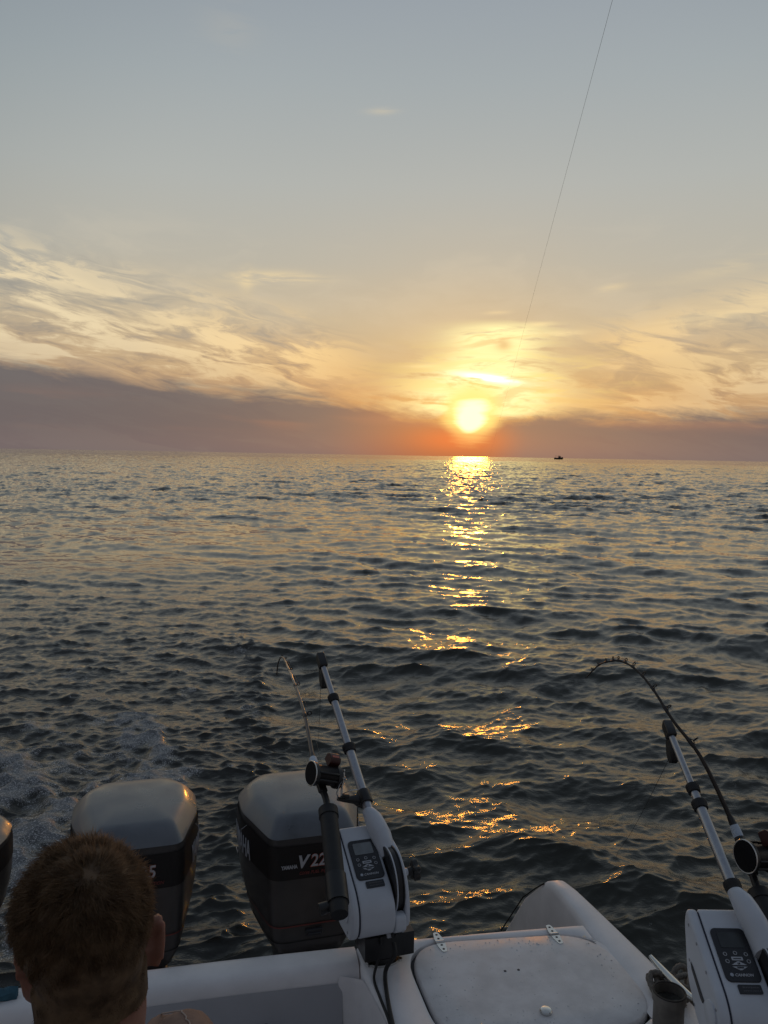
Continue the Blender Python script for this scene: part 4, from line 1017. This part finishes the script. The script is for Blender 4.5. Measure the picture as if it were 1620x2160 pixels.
build_rod('trolling rod in the holder left of the middle downrigger, tip bent over', [(0.301, 2.10, 1.366), (0.307, 2.40, 1.506), (0.294, 2.48, 1.546), (0.281, 2.58, 1.585), (0.276, 2.85, 1.656), (0.26, 3.10, 1.698), (0.25, 3.30, 1.707), (0.247, 3.50, 1.696), (0.242, 3.62, 1.678), (0.236, 3.72, 1.635), (0.232, 3.76, 1.593), (0.231, 3.78, 1.554)],
          0.435, [(0.20, 0.0075, SR), (0.40, 0.0055, SR), (0.56, 0.0048, SR), (0.66, 0.0042, SR), (0.75, 0.0036, SR), (0.83, 0.0032, SU), (0.90, 0.003, SU)], M_blank, 0.92, 0.0075, 0.0026, 0.505)
build_rod('trolling rod bent in a full arc over the right downrigger boom', [(1.375, 1.64, 1.28), (1.452, 1.92, 1.409), (1.463, 2.00, 1.476), (1.467, 2.07, 1.535), (1.429, 2.18, 1.689), (1.3825, 2.27, 1.780), (1.3675, 2.38, 1.855), (1.355, 2.47, 1.893), (1.339, 2.54, 1.902), (1.315, 2.58, 1.892), (1.289, 2.61, 1.870), (1.257, 2.63, 1.8245)],
          0.405, [(0.31, 0.0080, SU), (0.47, 0.0064, SU), (0.58, 0.0056, SU), (0.66, 0.0052, SU), (0.73, 0.0052, SU), (0.78, 0.0048, SU), (0.82, 0.0044, SU), (0.845, 0.0042, SU), (0.88, 0.0038, SU), (0.92, 0.0035, SU), (0.955, 0.0032, SU)], M_blankd, 1.0, 0.0076, 0.0022, 0.46)

# two black leads running down from the middle downrigger
def build_leads():
    for nm, lab, pts, r in (('power_cord', 'thick black power cord hanging from the middle downrigger', [(0.492, 2.262, 1.145), (0.490, 2.235, 1.125), (0.470, 2.245, 1.085), (0.462, 2.235, 1.060), (0.452, 2.15, 1.0575), (0.446, 2.06, 1.0575), (0.444, 1.98, 1.0575), (0.448, 1.88, 1.0575), (0.454, 1.72, 1.0575), (0.462, 1.61, 1.05), (0.455, 1.585, 1.0), (0.44, 1.575, 0.8)], 0.0065),
                            ('thin_lead', 'thin black lead beside the thick power cord', [(0.450, 2.275, 1.09), (0.436, 2.262, 1.062), (0.428, 2.225, 1.056), (0.432, 2.15, 1.0555), (0.438, 2.06, 1.0555), (0.4345, 1.98, 1.0555), (0.436, 1.88, 1.0555), (0.442, 1.72, 1.0555), (0.446, 1.60, 1.045), (0.43, 1.578, 0.95), (0.42, 1.57, 0.8)], 0.0042)):
        o = Vector(pts[0]); t = in_boat(nm, lab, 'cable', o.x, o.y, o.z)
        b = MB(); b.tube([p - o for p in smooth_path(pts, 6)], r, 8); b.build('cord_sheath', M_rubber, t, smooth=60)
build_leads()
#@@FAR
# ------------------------------------------------------------------ far things
def build_trawler():
    M_hull = mat('dark_trawler_paint', (0.035, 0.028, 0.03), 0.6, var=0.2, vscale=1.0)
    M_house = mat('trawler_wheelhouse_paint', (0.07, 0.06, 0.06), 0.6)
    t = thing('fishing_trawler', 'small dark fishing vessel far off on the horizon', 'ship', (350, 1629, 0), (0, 0, R(4)))
    b = MB(); rings = []
    for x, w, zk, zd in ((-8.6, 2.3, 0.0, 3.5), (-6, 2.6, -0.6, 3.2), (0, 2.8, -0.8, 3.1), (4, 2.5, -0.8, 3.5), (7, 1.4, -0.5, 4.2), (9.2, 0.15, 0.6, 4.9)):
        rings.append([(x, -w, zd), (x, -w * 0.9, zd * 0.4), (x, -w * 0.3, zk), (x, w * 0.3, zk), (x, w * 0.9, zd * 0.4), (x, w, zd)])
    b.loft(rings); b.build('hull', M_hull, t, smooth=30)
    b = MB(); b.box((2.3, 0, 4.6), (3.4, 3.6, 2.8)); b.box((2.5, 0, 6.3), (2.2, 2.6, 0.9)); b.build('wheelhouse', M_house, t, smooth=0, bevel=0.1)
    b = MB(); b.cyl((-5.6, 0, 3), (-5.6, 0, 9.4), 0.22, 0.12, 8); b.cyl((-5.6, 0, 8.2), (-1.2, 0, 4.2), 0.10, n=6); b.build('mast', M_hull, t)
    b = MB(); b.cyl((-0.6, 1.2, 3), (-0.6, 1.2, 7.6), 0.2, n=8); b.cyl((-0.6, -1.2, 3), (-0.6, -1.2, 7.6), 0.2, n=8); b.cyl((-0.6, -1.4, 7.6), (-0.6, 1.4, 7.6), 0.2, n=8); b.cyl((-0.6, 0, 7.6), (2.4, 0, 8.2), 0.1, n=6); b.build('gallows', M_hull, t)
    b = MB(); b.cyl((2.6, 0, 6.6), (2.6, 0, 9.0), 0.12, n=6); b.cyl((5.6, 0, 3.8), (5.6, 0, 6.0), 0.12, n=6); b.build('aerial', M_hull, t)
build_trawler()
def build_float():
    t = thing('float', 'small dark float bobbing in the glittering sun path', 'float', (5.58, 46.79, 0.02))
    b = MB(); b.ell((0, 0, 0.04), (0.16, 0.10, 0.09)); b.ell((0.10, 0, 0.13), (0.05, 0.045, 0.055)); b.build('float_body', mat('float_dark', (0.025, 0.015, 0.012), 0.6), t)
build_float()
def build_line():
    A = Vector((0.545, 1.0, 4.321)); E = Vector((12.26, 100, -0.03))
    pts = []
    for k in range(25):
        q = (k / 24) ** 2.5; p = A.lerp(E, q); p.z -= 0.10 * q * (1 - q) * 4; pts.append(tuple(p))
    o = Vector(pts[0]); t = thing('trolling_line', 'thin line slanting down across the sky from overhead', 'fishing line', o)
    b = MB(); b.tube([p - o for p in smooth_path(pts, 3)], 0.0006, 5); b.build('line_strand', M_line, t)
build_line()
#@@PERSON
# ------------------------------------------------------------------ the man in front of the camera
def build_person():
    PX, PY = -0.322, 0.868                       # neck base on the sole, world
    t = thing('person', 'man with cropped reddish hair seen from behind, looking out over the stern', 'person', (PX, PY, SOLE), (0, 0, 0))
    O = Vector((PX, PY, SOLE))
    Hc = Vector((-0.329, 0.872, 2.052)) - O      # head centre
    HM = Matrix.Translation(Hc) @ Matrix.Rotation(R(27), 4, 'Z') @ Matrix.Rotation(R(-4), 4, 'Y') @ Matrix.Rotation(R(-3), 4, 'X') @ Matrix.Diagonal((0.935, 0.92, 0.88, 1))
    def h(*p): return HM @ Vector(p)
    def hell(b, c, r, rot=(0, 0, 0)):
        k = MB(); k.ell(c, r, rot, 24, 16); b.put([HM @ Vector(v) for v in k.v], k.f)
    def htube(b, pts, rad): b.tube([h(*p) for p in pts], rad, 14)
    def remesh(b, name, vox, smooth_it=6):
        me = b.mesh(name); o = bpy.data.objects.new(name, me); col.objects.link(o)
        rm = o.modifiers.new('r', 'REMESH'); rm.mode = 'VOXEL'; rm.voxel_size = vox
        sm = o.modifiers.new('s', 'SMOOTH'); sm.factor = 0.5; sm.iterations = smooth_it
        dg = bpy.context.evaluated_depsgraph_get()
        out = bpy.data.meshes.new_from_object(o.evaluated_get(dg)); bpy.data.objects.remove(o); bpy.data.meshes.remove(me)
        out.polygons.foreach_set('use_smooth', [True] * len(out.polygons)); out.name = name
        return out
    def add(me, name, m, parent):
        me.materials.clear(); me.materials.append(m)
        o = bpy.data.objects.new(name, me); col.objects.link(o); o.parent = parent; return o
    # skin
    b = MB()
    hell(b, (0, -0.014, 0.032), (0.0745, 0.095, 0.088)); hell(b, (0, -0.048, 0.004), (0.060, 0.054, 0.062))
    hell(b, (0, 0.034, -0.030), (0.060, 0.066, 0.085)); hell(b, (0, 0.040, -0.088), (0.050, 0.050, 0.034)); hell(b, (0, 0.084, -0.106), (0.022, 0.018, 0.017))
    hell(b, (0.040, 0.068, -0.045), (0.026, 0.026, 0.026)); hell(b, (-0.040, 0.068, -0.045), (0.026, 0.026, 0.026))
    hell(b, (0, 0.082, 0.018), (0.050, 0.018, 0.014))
    htube(b, [(0, 0.096, 0.0), (0, 0.106, -0.02), (0, 0.116, -0.040)], [0.008, 0.010, 0.014]); hell(b, (0, 0.098, -0.075), (0.024, 0.012, 0.010)); hell(b, (0, 0.104, -0.043), (0.018, 0.012, 0.009))
    for sx in (-1, 1):
        k = MB(); rim = []
        E_ = Matrix.Translation((sx * 0.077 if sx > 0 else -0.066, -0.006 if sx > 0 else 0.010, -0.028)) @ Matrix.Rotation(R(sx * (20 if sx > 0 else 10)), 4, 'Z') @ Matrix.Rotation(R(sx * 10), 4, 'Y')
        for q in np.linspace(0, 2 * math.pi, 22, endpoint=False):
            yy = 0.0165 * math.cos(q) * (1 + 0.18 * math.sin(q)) - 0.004; zz = 0.0315 * math.sin(q); rim.append(E_ @ Vector((sx * 0.004, yy, zz)))
        k.tube(rim + [rim[0]], 0.0045, 8)
        k2 = MB(); k2.ell((0, -0.003, 0), (0.0055, 0.0175, 0.032), (0, 0, 0), 16, 10); k.put([E_ @ Vector(v) for v in k2.v], k2.f)
        k3 = MB(); k3.ell((sx * -0.008, 0.004, 0.0), (0.012, 0.012, 0.024), (0, 0, 0), 12, 8); k.put([E_ @ Vector(v) for v in k3.v], k3.f)
        b.put([HM @ Vector(v) for v in k.v], k.f)
    nb = Vector((0.004, -0.006, 1.345))
    b.tube([h(0, -0.022, -0.03), h(0, -0.026, -0.085), Vector((0.000, -0.010, 1.455)), nb, Vector((0.0, 0.0, 1.26))], [0.060, 0.0575, 0.0585, 0.066, 0.09], 20)
    # trunk, arms and legs
    def ring(c, rx, ry, n=24, rot=0.0): return [Vector((c[0] + rx * math.cos(q) * math.cos(rot) - ry * math.sin(q) * math.sin(rot), c[1] + rx * math.cos(q) * math.sin(rot) + ry * math.sin(q) * math.cos(rot), c[2])) for q in np.linspace(0, 2 * math.pi, n, endpoint=False)]
    b.loft([ring((0, 0, 0.86), .15, .11), ring((0, 0, 0.95), .155, .115), ring((0, 0.0, 1.08), .135, .10), ring((0, 0, 1.20), .155, .11), ring((0, 0, 1.30), .15, .10), ring((0, -0.005, 1.36), .09, .075)])
    sh = {1: Vector((0.175, 0.0, 1.325)), -1: Vector((-0.18, 0.0, 1.32))}
    el = {1: Vector((0.050, 0.185, 1.343)), -1: Vector((-0.26, 0.05, 1.06))}
    wr = {1: Vector((-0.06, 0.20, 1.150)), -1: Vector((-0.10, 0.26, 1.02))}
    for sg in (1, -1):
        b.tube([Vector((sg * 0.10, 0, 1.33)), sh[sg], sh[sg].lerp(el[sg], 0.4), el[sg]], [0.055, 0.054, 0.046, 0.038], 14)
        b.tube([el[sg], el[sg].lerp(wr[sg], 0.35), wr[sg]], [0.039, 0.040, 0.027], 14)
        f = (wr[sg] - el[sg]).normalized(); px, py, _ = frame_for(f)
        pc = wr[sg] + f * 0.05
        b.tube([wr[sg], wr[sg] + f * 0.03, pc + f * 0.035], [0.026, 0.034, 0.034], 12)
        for k, ln in ((-1.5, 0.062), (-0.5, 0.075), (0.5, 0.078), (1.5, 0.068)):
            q0 = pc + f * 0.030 + px * (k * 0.019); q1 = q0 + f * ln * 0.5 + py * -0.006 * sg; q2 = q1 + f * ln * 0.34 + py * -0.022 * sg
            b.tube([q0 - f * 0.02, q0, q1, q2], [0.009, 0.0092, 0.0085, 0.007], 10)
        q0 = wr[sg] + f * 0.03 + px * (0.026 * sg); b.tube([q0, q0 + f * 0.025 + px * (0.026 * sg), q0 + f * 0.060 + px * (0.030 * sg)], [0.013, 0.011, 0.009], 10)
        x = sg * 0.095
        b.tube([(x, 0, 0.93), (x * 1.05, 0.01, 0.70), (x * 1.1, 0.02, 0.49), (x * 1.12, 0.0, 0.30), (x * 1.15, -0.01, 0.08)], [0.095, 0.080, 0.056, 0.055, 0.038], 16)
        b.ell((x * 1.2, 0.06, 0.035), (0.045, 0.125, 0.035), (0, 0, -sg * 0.12))
    skin = bpy.data.materials.new('skin'); skin.use_nodes = True
    pb = skin.node_tree.nodes['Principled BSDF']; g = G(skin.node_tree)
    tc = g.n('ShaderNodeTexCoord'); nz = g.noise(tc.outputs['Object'], 26, 5, 0.6)
    skin.node_tree.links.new(g.mix(g.step(nz.outputs['Fac'], 0.3, 0.7), (0.27, 0.125, 0.085, 1), (0.36, 0.18, 0.125, 1)), pb.inputs['Base Color'])
    pb.inputs['Roughness'].default_value = 0.55; pb.inputs['Subsurface Weight'].default_value = 0.25; pb.inputs['Subsurface Radius'].default_value = (0.012, 0.004, 0.002); pb.inputs['Subsurface Scale'].default_value = 1.0
    bme = remesh(b, 'body', 0.0055, 5)
    body = add(bme, 'body', skin, t)
    # eyes
    for sx in (-1, 1):
        e = MB(); k = MB(); k.ell((sx * 0.031, 0.083, -0.004), (0.0125, 0.0115, 0.0115)); e.put([HM @ Vector(v) for v in k.v], k.f); e.build('eye', mat('eye_white', (0.6, 0.58, 0.55), 0.15), body)
    # hair: short, over the skull down to the nape and round the ears
    HI = HM.inverted(); co = np.empty(len(bme.vertices) * 3); bme.vertices.foreach_get('co', co); co = co.reshape(-1, 3)
    M4 = np.array(HI); loc = co @ M4[:3, :3].T + M4[:3, 3]
    tris = []
    bme.calc_loop_triangles()
    tv = np.array([tuple(l.vertices) for l in bme.loop_triangles]); tc_ = loc[tv].mean(1)
    x, y, z = tc_.T
    hairline = np.where(y > 0.045, 0.062 + (y - 0.045) * 0.3, np.where(y > 0.012, 0.0 + (y - 0.012) * 1.9, np.where(y > -0.03, -0.012 - (0.012 - y) * 0.5, -0.068)))
    ear = (np.hypot(y + 0.006, z + 0.028) < 0.040) & (np.abs(x) > 0.066)
    front = (y > -0.026) & (z < 0.004) & (np.abs(x) > 0.05)
    keep = (z > hairline) & (z < 0.2) & ~ear & ~front & (np.abs(x) < 0.12) & (np.abs(y) < 0.16)
    T = tv[keep]; P = co[T]; nrm = np.cross(P[:, 1] - P[:, 0], P[:, 2] - P[:, 0]); area = np.linalg.norm(nrm, axis=1); nrm /= area[:, None]
    r = np.random.default_rng(5); N = 34000
    pick = r.choice(len(T), N, p=area / area.sum()); w = r.dirichlet((1, 1, 1), N)
    root = (P[pick] * w[:, :, None]).sum(1); nn = nrm[pick]; lz = (root @ M4[:3, :3].T + M4[:3, 3])
    crown = np.array([0.008, -0.060, 0.105]); d = lz - crown
    away = d / (np.linalg.norm(d, axis=1)[:, None] + 1e-6)
    sw = np.stack([-away[:, 1], away[:, 0], np.zeros(N)], 1) * 0.25
    comb = (away + sw) @ np.array(HM)[:3, :3].T
    comb -= nn * (comb * nn).sum(1)[:, None]; comb /= np.linalg.norm(comb, axis=1)[:, None] + 1e-6
    upf = np.clip((lz[:, 2] + 0.005) / 0.075, 0, 1)
    ln = (0.0045 + 0.0135 * upf) * r.uniform(0.5, 1.4, N)
    jit = r.normal(0, 0.22, (N, 3))
    cl = np.stack([np.sin(root @ np.array([210., 130., -90.]) + 1.0), np.sin(root @ np.array([-120., 190., 160.]) + 2.0), np.sin(root @ np.array([90., -150., 230.]))], 1) * 0.30
    jit = jit + cl
    d1 = nn * 0.50 + comb * 0.85 + jit; d1 /= np.linalg.norm(d1, axis=1)[:, None]
    d2 = nn * 0.10 + comb * 1.0 + jit * 1.2; d2 /= np.linalg.norm(d2, axis=1)[:, None]
    m1 = root + d1 * (ln * 0.5)[:, None]; tip = m1 + d2 * (ln * 0.5)[:, None]
    sd_ = np.cross(d1, nn + 1e-3); sd_ /= np.linalg.norm(sd_, axis=1)[:, None]
    wd_ = (0.00032 * r.uniform(0.5, 1.5, N))[:, None]; s2 = np.cross(d1, sd_)
    V = np.stack([root - nn * 0.001 + sd_ * wd_, root - nn * 0.001 - sd_ * wd_ * 0.5 + s2 * wd_ * 0.87, root - nn * 0.001 - sd_ * wd_ * 0.5 - s2 * wd_ * 0.87,
                  m1 + sd_ * wd_ * 0.8, m1 - sd_ * wd_ * 0.4 + s2 * wd_ * 0.7, m1 - sd_ * wd_ * 0.4 - s2 * wd_ * 0.7, tip], 1).reshape(-1, 3)
    k = np.arange(N)[:, None] * 7
    F = np.concatenate([k + np.array([[0, 1, 4, 3]]), k + np.array([[1, 2, 5, 4]]), k + np.array([[2, 0, 3, 5]])]); F3 = np.concatenate([k + np.array([[3, 4, 6]]), k + np.array([[4, 5, 6]]), k + np.array([[5, 3, 6]])])
    # a thin scalp layer under the strands
    uniq, inv = np.unique(T, return_inverse=True); inv = inv.reshape(T.shape)
    vn = np.zeros((len(uniq), 3)); np.add.at(vn, inv.ravel(), np.repeat(nrm, 3, 0)); vn /= np.linalg.norm(vn, axis=1)[:, None] + 1e-9
    base = len(V); cap = co[uniq] + vn * 0.0022
    hm = bpy.data.meshes.new('hair')
    hm.from_pydata(np.concatenate([V, cap]).tolist(), [], F.tolist() + F3.tolist() + (inv + base).tolist()); hm.update()
    hm.polygons.foreach_set('use_smooth', [True] * len(hm.polygons))
    hair = bpy.data.materials.new('cropped_hair'); hair.use_nodes = True; ht = hair.node_tree; g = G(ht); pb = ht.nodes['Principled BSDF']
    tc = g.n('ShaderNodeTexCoord'); nz = g.noise(tc.outputs['Object'], 60, 4, 0.6)
    hc = g.mix(g.step(nz.outputs['Fac'], 0.3, 0.7), (0.16, 0.10, 0.055, 1), (0.36, 0.24, 0.14, 1)); ht.links.new(hc, pb.inputs['Base Color'])
    pb.inputs['Roughness'].default_value = 0.5
    tr = g.n('ShaderNodeBsdfTranslucent'); ht.links.new(g.mix(0.5, hc, (0.50, 0.34, 0.19, 1)), tr.inputs[0])
    mx = g.n('ShaderNodeMixShader'); mx.inputs[0].default_value = 0.5; ht.links.new(pb.outputs[0], mx.inputs[1]); ht.links.new(tr.outputs[0], mx.inputs[2])
    ht.links.new(mx.outputs[0], ht.nodes['Material Output'].inputs[0])
    hm.materials.append(hair); ho = bpy.data.objects.new('hair', hm); col.objects.link(ho); ho.parent = body; ho['kind'] = 'stuff'
    # clothes
    b = MB()
    b.loft([ring((0, 0, 0.88), .170, .130), ring((0, 0, 0.96), .168, .128), ring((0, 0.0, 1.08), .152, .118), ring((0, 0, 1.20), .168, .125), ring((0, 0, 1.30), .160, .112), ring((0, -0.005, 1.355), .105, .090), ring((0, -0.006, 1.385), .082, .078)])
    for sg in (1, -1):
        b.tube([Vector((sg * 0.09, 0, 1.325)), sh[sg], sh[sg].lerp(el[sg], 0.4), el[sg] + (el[sg] - sh[sg]).normalized() * 0.004], [0.066, 0.066, 0.058, 0.049], 16)
        b.tube([el[sg], el[sg].lerp(wr[sg], 0.4), el[sg].lerp(wr[sg], 0.93)], [0.049, 0.050, 0.040], 16)
    shirt = add(remesh(b, 'shirt', 0.009, 5), 'shirt', mat('tan_cotton', (0.25, 0.165, 0.125), 0.85, var=0.15, vscale=30, bump=0.5, bscale=300), t)
    b = MB(); d = (el[1] - sh[1]).normalized(); a_, c_, _ = frame_for(d)
    raw = [sh[1].lerp(el[1], k_) + Vector((0.004, 0.004, 0.08)) for k_ in np.linspace(0.15, 1.0, 16)] + [el[1] + d * 0.05 + Vector((0, 0, 0.05)), el[1] + d * 0.07 + Vector((0, 0, 0.01))]
    raw = [raw[i].lerp(raw[i + 1], k_) for i in range(len(raw) - 1) for k_ in (0, 0.5)]
    onto = []
    for p in raw:
        ok, q, nrm_, _ = shirt.closest_point_on_mesh(p)
        onto.append(q + nrm_ * 0.0006)
    b.tube(onto, 0.0011, 6)
    b.build('seam', mat('pale_thread', (0.45, 0.38, 0.33), 0.8), shirt)
    b = MB()
    b.loft([ring((0, 0, 0.83), .178, .130), ring((0, 0, 0.90), .176, .134), ring((0, 0, 0.945), .168, .128)])
    for sg in (1, -1): x = sg * 0.095; b.tube([(x, 0, 0.90), (x * 1.05, 0.01, 0.70), (x * 1.1, 0.02, 0.47)], [0.105, 0.100, 0.090], 18)
    add(remesh(b, 'shorts', 0.010, 4), 'shorts', mat('navy_shorts', (0.03, 0.035, 0.05), 0.85, var=0.2, vscale=20), t)
    for sg in (1, -1):
        b = MB(); x = sg * 0.112; b.box((x, 0.055, 0.006), (0.10, 0.28, 0.012)); b.build('shoe_sole', M_rubber, t, bevel=0.005)
build_person()
#@@END
